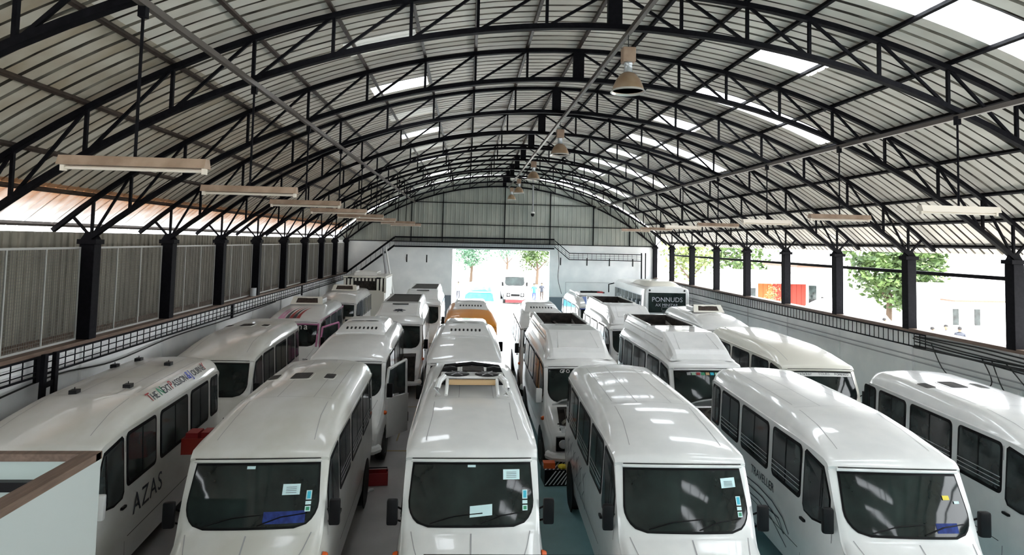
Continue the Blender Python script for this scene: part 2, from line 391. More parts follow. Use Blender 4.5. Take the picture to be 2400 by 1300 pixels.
# rails under the trusses
def rail(x, z, lab, y1=YG):
    o = MB().box(x - .035, x + .035, -2, y1, z - .04, z + .04).obj('lighting_rail', 'rail'); tag(o, lab, 'rail')
rail(XC - 5.86, zbot(5.86) - .09, 'grey steel rail under the trusses carrying the left row of tube lights')
rail(XC + 6.08, zbot(6.08) - .09, 'grey steel rail under the trusses carrying the right row of tube lights')
rail(XC + .24, zbot(0) - .09, 'grey steel rail along the ridge carrying the bell lamps')

# ------------------------------------------------------------------ gable cladding
gab = bpy.data.objects.new('wall_gable', None); COL.objects.link(gab); struct(gab); gab.location = (0, YG + .14, 0)
nx = 24; pw = (XR - XL + 1.1) / nx
for i in range(nx):
    x0 = XL - 1.0 + i * pw; prof = corr(pw, 3, .03)
    vs = []; 
    for x, h in prof:
        o = min(abs(x0 + x - XC), 11.1); zt_ = ZT + math.sqrt((RS - .16) ** 2 - o * o)
        vs += [(x0 + x, -h, 5.2), (x0 + x, -h, max(zt_, 5.25))]
    MB().add(vs, [(2 * j, 2 * j + 2, 2 * j + 3, 2 * j + 1) for j in range(len(prof) - 1)]).obj('cladding_sheet', 'gable', gab)
for (x0, x1, z) in ((XC - 6.2, XC + 6.2, 7.85), (XC - 8.9, XC + 8.9, 6.42), (XL, XR, 5.22)):
    MB().box(x0, x1, -.09, -.04, z - .025, z + .025).obj('girt', 'steel', gab)
for x in (-3.7, -1.65, 2.45, 5.5, 8.4, 10.9):
    o = abs(x - XC); MB().box(x - .03, x + .03, -.1, -.05, 5.2, zbot(min(o, 10.2)) + .1).obj('gable_post', 'steel', gab)

# ------------------------------------------------------------------ left side: outer cladding and wire grilles
lcl = bpy.data.objects.new('wall_left_cladding', None); COL.objects.link(lcl); struct(lcl); lcl.location = (XL - .84, 0, 0)
prof = corr(SW, 4, .035)
vs = []
for y, h in prof: vs += [(h, y, 3.0), (h, y, 5.34)]
me = MB().add(vs, [(2 * j, 2 * j + 2, 2 * j + 3, 2 * j + 1) for j in range(len(prof) - 1)]).mesh('cladding_sheet', 'sidesheet')
for i in range(-12, 32): link('cladding_sheet', me, lcl, (0, Y0 + i * SW, 0))
gr_names = ['nearest the camera'] + names[1:9]
fr = MB(); L = S - .34
fr.box(-.015, .015, 0, L, 1.86, 1.9).box(-.015, .015, 0, L, 0, .04)
for f in (0, 1 / 3, 2 / 3, 1): fr.box(-.014, .014, f * (L - .03), f * (L - .03) + .03, 0, 1.9)
me_fr = fr.mesh('frame', 'galv')
wm = MB(); y = .06
while y < L: wm.box(-.003, .003, y - .0035, y + .0035, 0, 1.87); y += .062
z = .06
while z < 1.86: wm.box(-.006, -.001, 0, L, z - .0035, z + .0035); z += .062
me_w = wm.mesh('wire_mesh', 'wire')
for i, k in enumerate(range(-1, 8)):
    t = thing('window_grille', 'wire mesh grille in a pale frame between left columns, ' + gr_names[i], 'grille', (XL - .1, Y0 + k * S + .17, 3.14), group='wire grilles on the left wall')
    link('frame', me_fr, t); tag(link('wire_mesh', me_w, t), kind='stuff')
# eave gutter on the right, outside
tag(MB().box(XR + .85, XR + 1.0, 2, YG, 4.66, 4.76).obj('eave_gutter', 'steel'), 'dark gutter pipe running outside the right openings under the eave', 'gutter')

# ------------------------------------------------------------------ cable trays
def tray(name, lab, path, h, step, perp, mat_='steel', rails=(0, .5, 1), tk=.035):
    """path: 3-D polyline of the top edge; h: depth straight down"""
    t = thing(name, lab, 'cable tray')
    for r in rails:
        b = MB()
        for p, q in zip(path[:-1], path[1:]):
            b.bar(Vector(p) - Vector((0, 0, h * r)), Vector(q) - Vector((0, 0, h * r)), .035, tk if r in (0, 1) else .014)
        b.obj('side_rail', mat_, t)
    b = MB()
    for p, q in zip(path[:-1], path[1:]):
        p = Vector(p); q = Vector(q); n = max(1, int((q - p).length / step))
        for i in range(n): c = p.lerp(q, i / n); b.bar(c, c - Vector((0, 0, h)), .016)
    tag(b.obj('rungs', mat_, t), kind='stuff'); return t
tray('cable_tray', 'black ladder cable tray along the whitewashed left wall under the sill', [(XL + .14, 2, 3.04), (XL + .14, YG - .3, 3.08)], .34, .3, None, rails=(0, .38, .75, 1))
for y in (12.3, 22, 31):
    MB().box(XL + .1, XL + .16, y, y + .1, 2.6, 3.06).obj('tray_bracket', 'steel', bpy.data.objects['cable_tray'])
tray('cable_tray', 'black ladder cable tray along the right wall under the sill', [(XR - .14, 16.75, 3.06), (XR - .14, YG - .3, 3.08)], .36, .22, None, rails=(0, 1))
YT = YG - .25
tray('cable_tray', 'black cable tray climbing the back wall left of the gateway', [(XL + .15, YT, 3.15), (-4.72, YT, 5.49)], .55, .35, None, rails=(0, .14, .86, 1), tk=.11)
tray('cable_tray', 'black cable tray crossing the back wall above the gateway', [(-4.72, YT, 5.5), (5.76, YT, 5.56)], .6, .07, None, rails=(0, .2, .4, .6, .8, 1), tk=.10)
tray('cable_tray', 'black cable tray stepping down right of the gateway to the back right corner', [(5.76, YT, 5.5), (6.77, YT, 4.68), (11.6, YT, 4.68)], .42, .3, None, rails=(0, .35, .7, 1), tk=.05)
tray('cable_tray', 'black vertical cable drop in the back right corner', [(11.65, YT, 4.75), (11.66, YT, 2.9)], .02, .4, None, rails=(0,))
for dx in (0, .28): MB().box(11.6 + dx, 11.66 + dx, YT, YT + .06, 2.6, 4.8).obj('upright', 'steel', bpy.data.objects['cable_tray.005'])
def cable(lab, pts, r=.014, n=5):
    P = [Vector(p) for p in pts]; out = []
    for i in range(len(P) - 1):
        a = P[max(i - 1, 0)]; b = P[i]; c = P[i + 1]; d = P[min(i + 2, len(P) - 1)]
        for t in range(6):
            t /= 6; out.append(.5 * ((2 * b) + (c - a) * t + (2 * a - 5 * b + 4 * c - d) * t * t + (3 * b - a - 3 * c + d) * t ** 3))
    out.append(P[-1]); return tag(MB().tube(out, r, n).obj('cable', 'cable', smooth=True), lab, 'cable')
xw = XR - .1
for j in range(7):
    z0 = 2.98 - .05 * j
    pts = [(xw - .03 * (j % 3), 17.2 - i * 2.1, z0 + .05 * math.sin(i * 1.7 + j) - (.03 * i if j > 3 else 0)) for i in range(7)]
    tag(cable('%s loose black cable of the bundle under the near right sill' % ('topmost', 'second from the top', 'third from the top', 'middle', 'third from the bottom', 'second from the bottom', 'lowest')[j], pts, .02), group='bundled cables under the right sill')
cable('thin black cable drooping down the right wall at the end of its tray', [(xw, 16.6, 2.9), (xw, 16.2, 2.3), (xw, 15.6, 1.9), (xw, 15.9, 1.3)])
cable('first of three tangled cables hanging below the bundle on the right wall', [(xw, 14.9, 2.8), (xw, 14.6, 2.3), (xw, 14.8, 1.9), (xw, 14.2, 1.4)])
cable('middle of three tangled cables hanging below the bundle on the right wall', [(xw, 14.6, 2.8), (xw, 14.3, 2.2), (xw, 14.0, 2.0), (xw, 13.4, 1.2)])
cable('last of three tangled cables hanging below the bundle on the right wall', [(xw, 14.2, 2.8), (xw, 13.6, 2.3), (xw, 13.3, 1.9), (xw, 12.6, 1.5)])
cable('black cable looping under the left wall tray', [(XL + .12, 11, 2.5), (XL + .1, 13, 2.62), (XL + .1, 15, 2.5), (XL + .1, 18, 2.62), (XL + .1, 22, 2.6), (XL + .1, 27, 2.68)], .018)
cable('black cable hanging from the back wall tray beside the gateway', [(6.0, YT, 5.0), (6.1, YT + .1, 4), (6.05, YT + .1, 3), (6.3, YT + .1, 2)], .02)
for lab, dz in (('upper conduit along the right wall', 2.42), ('lower conduit along the right wall', 2.28)):
    tag(MB().tube([(XR - .07, 6, dz), (XR - .07, YG - .4, dz + .02)], .02, 6).obj('conduit', 'greywall'), 'grey ' + lab, 'conduit')
# planks and poles
t = thing('rack_upright', 'two dark slotted steel uprights leaning on the left wall beside the nearest van', 'uprights', (XL + .3, 12.2, 0), .12)
MB().bar((0, 0, 0), (0, .1, 3.12), .07, .12).obj('upright', 'steel', t); MB().bar((.02, .42, 0), (0, .5, 3.1), .07, .12).obj('upright', 'steel', t)
MB().bar((0, .07, 2.55), (0, .47, 2.55), .03, .1).obj('crossbar', 'steel', t)
tag(MB().bar((-4.5, 40.6, 0), (-5.45, 42.0, 4.8), .09, .12).obj('plank', 'greywall'), 'long grey plank leaning on the back wall, left one of the pair', 'plank')
tag(MB().bar((-4.15, 40.6, 0), (-5.25, 42.0, 4.8), .08, .1).obj('plank', 'plaster'), 'long whitish plank leaning on the back wall, right one of the pair', 'plank')
tag(MB().lathe([(.11, 0), (.12, .3), (.0, .3)], 14).obj('paint_can', 'lamp_glass', loc=(XL + .05, Y0 + 3 * S - .35, 3.14), smooth=True), 'small metal can standing on the left sill beside a column', 'can')

# ------------------------------------------------------------------ lights (all off)
def tube_light(x, y, L, m, lab, grp):
    t = thing('tube_light', lab, 'tube light', (x, y, 6.06), 0, grp)
    h = L / 2
    MB().add([(-h, -.05, .08), (h, -.05, .08), (h, .05, .08), (-h, .05, .08), (-h, -.09, -.02), (h, -.09, -.02), (h, .09, -.02), (-h, .09, -.02)],
             [(0, 1, 2, 3), (4, 7, 6, 5), (0, 4, 5, 1), (1, 5, 6, 2), (2, 6, 7, 3), (3, 7, 4, 0)]).obj('housing', m, t)
    MB().tube([(-h + .05, 0, -.045), (h - .05, 0, -.045)], .02, 8).obj('tube', 'tubewhite', t, smooth=True)
    for s in (-1, 1): MB().box(s * (h - .03) - .02, s * (h - .03) + .02, -.03, .03, -.08, 0).obj('end_cap', 'tubewhite', t)
    zr = zbot(abs(x - XC)) - .12
    MB().tube([(0, 0, .08), (0, 0, zr - 6.06)], .018, 6).obj('hanger_rod', 'steel', t)
    MB().box(-.04, .04, -.04, .04, zr - 6.06 - .12, zr - 6.06 + .03).obj('clamp', 'steel', t)
place = ['nearest the camera', 'second from the camera', 'third from the camera', 'fourth from the camera', 'fifth from the camera', 'sixth from the camera', 'seventh from the camera', 'farthest from the camera']
for i in range(8): tube_light(XC - 5.92 + (.05 if i < 6 else .5), Y0 + (i - 2) * S, 1.48, 'tubebox', 'tan fluorescent batten hanging in the left row, ' + place[i], 'left row of tube lights')
for i in range(7): tube_light(XC + 6.06, Y0 + (i - 1) * S, 1.42, 'tubewhite' if i in (0, 2, 4) else 'tubebox', 'cream fluorescent batten hanging in the right row, ' + (place[i] if i < 6 else place[7]), 'right row of tube lights')
bell = [(10.46, 'nearest and largest'), (18.4, 'second from the camera'), (25.9, 'middle one of five'), (33.4, 'fourth from the camera'), (38.9, 'farthest, before the gable')]
lamp0 = None
for y, w_ in bell:
    loc = (XC + .24, y, zbot(0) - .13)
    if lamp0 is None:
        t = thing('bell_lamp', '', 'lamp', loc, 0, 'bell lamps along the ridge')
        MB().tube([(0, 0, 0), (0, 0, -.22)], .008).obj('hanging_wire', 'cable', t)
        MB().box(-.11, .11, -.1, .1, -.47, -.22).obj('ballast_box', 'tubebox', t, bevel=.02)
        MB().lathe([(.07, -.47), (.075, -.5), (.065, -.52), (.075, -.63), (.09, -.65)], 16).obj('neck', 'lamp_glass', t, smooth=True)
        MB().lathe([(.08, -.64), (.14, -.68), (.2, -.76), (.245, -.86), (.27, -.94), (.26, -.94), (.235, -.86), (.19, -.76), (.13, -.69), (.07, -.66)], 28).obj('shade', 'shade', t, smooth=True)
        MB().lathe([(.27, -.935), (.295, -.975), (.285, -.975), (.262, -.935)], 28).obj('shade_rim', 'clear', t, smooth=True)
        lamp0 = t
    else: t = copy_tree(lamp0, loc)
    t['label'] = 'bell-shaped brown industrial lamp hanging from the ridge rail, ' + w_
# dome camera on its drop pole
t = thing('security_camera', 'black dome security camera on a long grey drop pole before the gable', 'camera', (4.25, YG - .4, 0))
MB().tube([(0, 0, ztop(1.9) - .1), (0, 0, 7.35)], .055, 8).obj('drop_pole', 'greywall', t, smooth=True)
MB().lathe([(.05, 7.38), (.14, 7.34), (.15, 7.24), (.0, 7.24)], 16).obj('mount', 'plaster', t, smooth=True)
MB().lathe([(.12, 7.24), (.115, 7.14), (.07, 7.06), (.0, 7.04)], 16).obj('dome', 'black', t, smooth=True)

# ================================================================== VANS
# stations: y, ztop, crown, half width of the top, half gutter width, gutter z, half belt width, plan curve
ST = [
 (0.00, .78, .04, .62, .80, .70, .86, .20), (0.05, 1.02, .04, .66, .84, .93, .89, .20), (0.16, 1.14, .05, .70, .88, 1.03, .93, .20),
 (0.42, 1.33, .05, .76, .91, 1.20, .97, .20), (0.66, 1.47, .05, .82, .915, 1.33, .985, .19), (0.72, 1.50, .04, .85, .92, 1.42, .99, .19),
 (0.80, 1.67, .03, .855, .92, 1.62, 1.0, .18), (0.91, 1.90, .03, .845, .92, 1.86, 1.0, .17), (1.03, 2.13, .03, .83, .915, 2.09, 1.0, .16), (1.12, 2.29, .03, .82, .91, 2.255, 1.0, .15),
 (1.11, 2.33, .03, .82, .91, 2.29, 1.0, .15), (1.15, 2.39, .035, .80, .91, 2.33, 1.0, .14), (1.24, 2.43, .045, .77, .92, 2.37, 1.0, .13),
 (1.60, 2.53, .05, .73, .93, 2.40, 1.0, .09), (2.10, 2.63, .05, .71, .935, 2.42, 1.0, .05), (2.70, 2.70, .05, .70, .94, 2.42, 1.0, .02),
 (2.95, 2.715, .045, .70, .94, 2.42, 1.0, 0), (4.0, 2.73, .045, .70, .94, 2.42, 1.0, 0), (5.3, 2.73, .045, .70, .94, 2.42, 1.0, 0), (6.2, 2.72, .045, .69, .935, 2.42, .995, 0),
 (6.42, 2.69, .05, .67, .92, 2.40, .985, -.01), (6.54, 2.61, .05, .64, .905, 2.34, .97, -.02), (6.60, 2.45, .05, .60, .88, 2.25, .95, -.03), (6.63, 1.9, .04, .60, .86, 1.8, .93, -.03)]
ZBELT, ZLOW = 1.12, .40
def station(y, ST=ST):
    if y <= ST[0][0]: return ST[0]
    for a, b in zip(ST[:-1], ST[1:]):
        if a[0] <= y <= b[0] and b[0] > a[0]:
            t = (y - a[0]) / (b[0] - a[0]); return tuple(a[i] + (b[i] - a[i]) * t for i in range(8))
    return ST[-1]
NT = 6; NSH = 5; NSD = 5
def section(s):
    """half section (x>=0) from the centre of the roof to the sill; list of (x, z)"""
    y, zt, cr, wt, wg, zg, wbt, c = s; out = []
    for i in range(NT): t = i / (NT - 1); out.append((wt * t, zt - cr * t * t))
    z0 = zt - cr; cx = wt + (wg - wt) * .72; cz = z0 - (z0 - zg) * .12
    for i in range(1, NSH + 1):
        t = i / NSH; x = (1 - t) ** 2 * wt + 2 * t * (1 - t) * cx + t * t * wg; z = (1 - t) ** 2 * z0 + 2 * t * (1 - t) * cz + t * t * zg
        out.append((x, z))
    out += [(wg + .018, zg - .008), (wg + .018, zg - .03), (wg + .002, zg - .038)]
    zb = min(ZBELT, zg - .12)
    for i in range(1, NSD + 1): t = i / NSD; out.append((wg + (wbt - wg) * t, (zg - .038) + (zb - zg + .038) * t))
    out += [(wbt + .004, zb - .06 * min(1, zb)), (wbt, zb * .55 + ZLOW * .45), (wbt - .03, ZLOW), (wbt - .2, ZLOW - .03)]
    return out
def side_x(y, z):
    s = station(y); wg, zg, wb_ = s[4], s[5], s[6]; zb = min(ZBELT, zg - .12)
    if z >= zb: return wg + (wb_ - wg) * max(0, ((zg - .038) - z) / (zg - .038 - zb))
    return wb_
def sp(y, z, side, eps=0):
    s = station(y); x = side_x(y, z) + eps; return Vector((side * x, y + s[7] * x * x, z))
def tp(y, x, eps=0):
    """point on the top surface (hood, windshield, roof) at station y and lateral x"""
    s = station(y); wt = s[3]; ax = abs(x)
    if ax <= wt: z = s[1] - s[2] * (ax / wt) ** 2
    else:
        z0 = s[1] - s[2]; f = min(1, (ax - wt) / max(1e-4, s[4] - wt)); z = z0 + (s[5] - z0) * f ** 2.2
    return Vector((x, y + s[7] * x * x, z + eps))
def wsp(u, v, eps=0):
    """windshield plane point: u lateral, v 0 bottom .. 1 top"""
    y = .735 + (1.105 - .735) * v; y = max(y, .72); s = station(y); p = tp(y, u)
    n = Vector((0, -.86, .5)); n.x = .28 * u; n.normalize(); return p + n * eps
CACHE = {}
def body_mesh(L):
    if ('body', L) in CACHE: return CACHE[('body', L)]
    vs = []; fs = []
    stn = [s for s in ST]
    k = L / 6.63
    def yy(y): return y if y < 2.95 else 2.95 + (y - 2.95) * (L - 2.95) / (6.63 - 2.95)
    for s in stn:
        h = section(s); full = [(-x, z) for x, z in reversed(h[1:])] + h
        for x, z in full:
            cz = s[7] if z > .2 else s[7]
            vs.append((x, yy(s[0]) + cz * x * x, z))
    m = 2 * len(section(stn[0])) - 1; n = len(stn)
    for i in range(n - 1):
        for j in range(m - 1): fs.append((i * m + j, i * m + j + 1, (i + 1) * m + j + 1, (i + 1) * m + j))
    for base, y in ((0, 0), ((n - 1) * m, 0)):
        for j in range(m // 2): fs.append((base + j, base + j + 1, base + m - 2 - j, base + m - 1 - j))
    b = MB(); b.add(vs, fs); me = b.mesh('body', 'white', smooth=True); CACHE[('body', L)] = me; return me
def cached(key, fn):
    if key not in CACHE: CACHE[key] = fn()
    return CACHE[key]
def rrect(y0, y1, z0, z1, r, n=4, skew=0):
    P = []
    for cx, cz, a0 in ((y1 - r, z1 - r, 0), (y0 + r, z1 - r, 90), (y0 + r, z0 + r, 180), (y1 - r, z0 + r, 270)):
        for i in range(n + 1):
            a = math.radians(a0 + 90 * i / n); P.append((cx + r * math.cos(a), cz + r * math.sin(a)))
    return [(y + skew * max(0, (z - z0)) , z) for y, z in P]
def side_patch(poly, side, eps, th=.008):
    a = [sp(y, z, side, eps) for y, z in poly]; b = [sp(y, z, side, eps - th) for y, z in poly]; n = len(a)
    return MB().add(a + b, [tuple(range(n))] + [(i, (i + 1) % n, n + (i + 1) % n, n + i) for i in range(n)])
def side_ribbon(path, w, side, eps=.014):
    b = MB()
    for (y0, z0), (y1, z1) in zip(path[:-1], path[1:]):
        d = Vector((y1 - y0, z1 - z0)); d.normalize(); n = (-d.y * w / 2, d.x * w / 2)
        q = [(y0 + n[0], z0 + n[1]), (y1 + n[0], z1 + n[1]), (y1 - n[0], z1 - n[1]), (y0 - n[0], z0 - n[1])]
        b.add([sp(*p, side, eps) for p in q], [(0, 1, 2, 3)])
    return b
def top_ribbon(path, w, eps=.003):
    """path of (x, y) on the top surface"""
    b = MB()
    for (x0, y0), (x1, y1) in zip(path[:-1], path[1:]):
        d = Vector((x1 - x0, y1 - y0)); d.normalize(); n = Vector((-d.y * w / 2, d.x * w / 2))
        q = [(x0 + n.x, y0 + n.y), (x1 + n.x, y1 + n.y), (x1 - n.x, y1 - n.y), (x0 - n.x, y0 - n.y)]
        b.add([tp(p[1], p[0], eps) for p in q], [(0, 1, 2, 3)])
    return b
def dense(path, n=8):
    out = []
    for a, b in zip(path[:-1], path[1:]):
        for i in range(n): out.append((a[0] + (b[0] - a[0]) * i / n, a[1] + (b[1] - a[1]) * i / n))
    out.append(path[-1]); return out
def ws_outline(top, bot, r, v0, v1, n=6):
    """closed outline in (u, v) with big lower corners"""
    P = [(-top, v1), (top, v1)]
    rv = r / .8
    for i in range(n + 1):
        a = PI / 2 * i / n; P.append((bot - r + r * math.cos(a), v0 + rv - rv * math.sin(a) - .03 * 0))
    for i in range(n + 1):
        a = PI / 2 * i / n; P.append((-(bot - r) - r * math.sin(a), v0 + rv - rv * math.cos(a)))
    return P
def ws_patch(top, bot, r, v0, v1, eps):
    rows = 10; cols = 14; b = MB(); vs = []; fs = []
    for i in range(rows + 1):
        f = i / rows; f = f * f * .55 + f * .45; v = v0 + (v1 - v0) * f
        hw = bot + (top - bot) * (v - v0) / (v1 - v0)
        d = (v - v0) * .8
        if d < r: hw = hw - r + math.sqrt(max(0, r * r - (r - d) ** 2))
        for j in range(cols + 1):
            u = -hw + 2 * hw * j / cols; vs.append(wsp(u, v, eps))
    c = cols + 1
    for i in range(rows):
        for j in range(cols): fs.append((i * c + j, i * c + j + 1, (i + 1) * c + j + 1, (i + 1) * c + j))
    return b.add(vs, fs)
WINS = [(1.98, 3.06), (3.28, 4.52), (4.72, 5.70), (5.88, 6.36)]
def side_window(i, side, bars):
    y0, y1 = WINS[i]
    seal = side_patch(rrect(y0 - .03, y1 + .03, 1.53, 2.34, .09), side, .008).mesh('window_seal', 'rubber')
    gl = side_patch(rrect(y0 + .02, y1 - .02, 1.59, 2.29, .06), side, .013).mesh('pane', 'glass2')
    dv = side_ribbon([((y0 + y1) / 2, 1.59), ((y0 + y1) / 2, 2.29)], .028, side, .018).mesh('sliding_rail', 'rubber')
    br = MB()
    for z in (1.66, 1.73, 1.80):
        t = side_ribbon([(y0 - .02, z), (y1 + .02, z)], .014, side, .024); br.add(t.v, t.f)
    return seal, gl, dv, br.mesh('guard_bars', 'rim')
def door_window(side):
    pl = [(1.80, 1.42), (1.86, 1.5), (1.86, 2.28), (1.80, 2.33), (1.24, 2.25), (1.19, 2.16), (1.02, 1.86), (.98, 1.60), (1.02, 1.50), (1.22, 1.45), (1.5, 1.40)]
    def inset(P, d):
        cy = sum(p[0] for p in P) / len(P); cz = sum(p[1] for p in P) / len(P)
        return [(cy + (y - cy) * (1 - d), cz + (z - cz) * (1 - d)) for y, z in P]
    return side_patch(pl, side, .008).mesh('window_seal', 'rubber'), side_patch(inset(pl, .09), side, .014).mesh('door_pane', 'glass2'), side_ribbon([(1.26, 1.5), (1.26, 2.2)], .03, side, .02).mesh('quarter_light_bar', 'rubber')
def wheel_meshes():
    ty = MB().lathe([(.20, -.11), (.33, -.11), (.365, -.08), (.37, 0), (.365, .08), (.33, .11), (.20, .11)], 24, axis='X').mesh('wheel', 'tyre', smooth=True)
    rm = MB().lathe([(.0, .06), (.10, .07), (.12, .03), (.20, .02), (.215, .112), (.19, .105)], 20, axis='X').mesh('rim', 'rim', smooth=True)
    return ty, rm
def pod_meshes():
    W = .66; m = MB(); H = 2.715
    prof = [(3.15, H), (3.2, H + .03), (3.72, H + .19), (3.9, H + .225), (5.2, H + .225), (5.5, H + .15), (5.6, H)]
    vs = []
    for y, z in prof:
        k = (z - H) / .225; wv = W - .10 * k
        vs += [(-W, y, H - .05), (-wv - .02, y, z - .04 * k), (-wv + .06, y, z), (0, y, z + .01), (wv - .06, y, z), (wv + .02, y, z - .04 * k), (W, y, H - .05)]
    fs = [(i * 7 + j, i * 7 + j + 1, (i + 1) * 7 + j + 1, (i + 1) * 7 + j) for i in range(len(prof) - 1) for j in range(6)]
    fs += [tuple(range(7)), tuple(7 * (len(prof) - 1) + j for j in range(7))]
    shell = m.add(vs, fs).mesh('aircon_pod', 'white', smooth=True)
    sl = []
    for i in range(8):
        x = -.40 + i * .114; b = MB(); P = rrect(-.026, .026, 0, .15, .024)
        pts = [(x + a, 3.36 + c * .95, H + .03 + (3.36 + c * .95 - 3.2) * .308 + .012) for a, c in P]; n = len(P)
        b.add(pts + [(p[0], p[1], p[2] - .02) for p in pts], [tuple(range(n))] + [(j, (j + 1) % n, n + (j + 1) % n, n + j) for j in range(n)])
        sl.append(b.mesh('vent_slot', 'black'))
    vt = []
    for s in (-1, 1):
        pts = [(s * (.04 + .34 * i / 8), 4.02 + .0 * i, 0) for i in range(9)]; b = MB(); top = []; bot = []
        for i in range(9):
            x = s * (.03 + .36 * i / 8); wv = .035 + .03 * math.sin(PI * i / 8)
            top.append((x, 4.04 + wv, H + .238)); bot.append((x, 4.04 - wv, H + .238))
        b.add(top + bot, [(i, i + 1, 10 + i, 9 + i) for i in range(8)]); vt.append(b.mesh('fan_opening', 'black'))
    return shell, sl, vt
def fairing(vn, P, m, H=.26, y0=1.75, yw=4.2, y1=6.5, seam=True, floor_m='dark', mini=False):
    """raised roof fairing: solid front ramp, sunken open well at the rear with rims"""
    def ring(y, h): 
        s = station(y); zb = s[1] - .03; wt = .79
        return [(-wt - .06, y, s[5] + .06), (-wt, y, zb + h * .3), (-wt + .05, y, zb + h), (-wt + .13, y, zb + h + .03), (0, y, zb + h + .03), (wt - .13, y, zb + h + .03), (wt - .05, y, zb + h), (wt, y, zb + h * .3), (wt + .06, y, s[5] + .06)]
    if mini: ys = [y0, y0 + .12, y0 + .6, y0 + 1.1, yw]; hs = [0, .05, .12, .2, .2]
    else: ys = [1.42, 1.50, 1.62, 2.0, 2.35, 2.5, yw]; hs = [0, .10, .16, .25, .33, .35, .28]
    vs = [p for y, h in zip(ys, hs) for p in ring(y, h)]; n = 9
    fs = [(i * n + j, i * n + j + 1, (i + 1) * n + j + 1, (i + 1) * n + j) for i in range(len(ys) - 1) for j in range(n - 1)]
    fs += [tuple(range(n)), tuple((len(ys) - 1) * n + j for j in range(n))]
    MB().add(vs, fs).obj('roof_fairing', m, vn, smooth=False, bevel=.012)
    zt = 2.73 - .03
    for sd in (-1, 1):
        P_ = [(sd * .85, 2.48), (sd * .79, zt + H * .3), (sd * .74, zt + H), (sd * .68, zt + H + .04), (sd * .63, zt + H + .03), (sd * .61, zt + .02), (sd * .8, zt - .05)]
        n2 = len(P_); a = [(x, yw, z) for x, z in P_]; b = [(x * .97, y1 - .05, z + .03) for x, z in P_]
        MB().add(a + b, [tuple(range(n2)), tuple(range(n2, 2 * n2))] + [(i, (i + 1) % n2, n2 + (i + 1) % n2, n2 + i) for i in range(n2)]).obj('well_rim', m, vn, smooth=False)
        MB().box(min(sd * .612, sd * .60), max(sd * .612, sd * .60), yw + .01, y1 - .1, zt, zt + H + .02).obj('well_lining', 'dark', vn)
        if not mini:
            for zz in (.35, .62): MB().bar((sd * (.815 - zz * .06), yw - 1.6, zt + H * zz - .02), (sd * (.815 - zz * .06), y1 - .2, zt + H * zz + .02), .02, .018).obj('side_moulding', m, vn)
    MB().box(-.78, .78, y1 - .1, y1, zt - .1, zt + H + .05).obj('well_rim', m, vn, bevel=.02)
    MB().box(-.60, .60, y1 - .115, y1 - .1, zt, zt + H + .045).obj('well_lining', 'dark', vn)
    MB().box(-.60, .60, yw + .001, y1 - .12, zt, zt + (.045 if not mini else H + .02)).obj('well_floor', floor_m, vn)
    if not mini:
        MB().box(-.62, .62, yw + 1.0, yw + 1.04, zt + .045, zt + .12).obj('well_crossbar', 'purlin', vn)
        MB().box(-.04, .04, yw + .001, y1 - .1, zt + .045, zt + .09).obj('well_crossbar', 'purlin', vn)
VN = {}
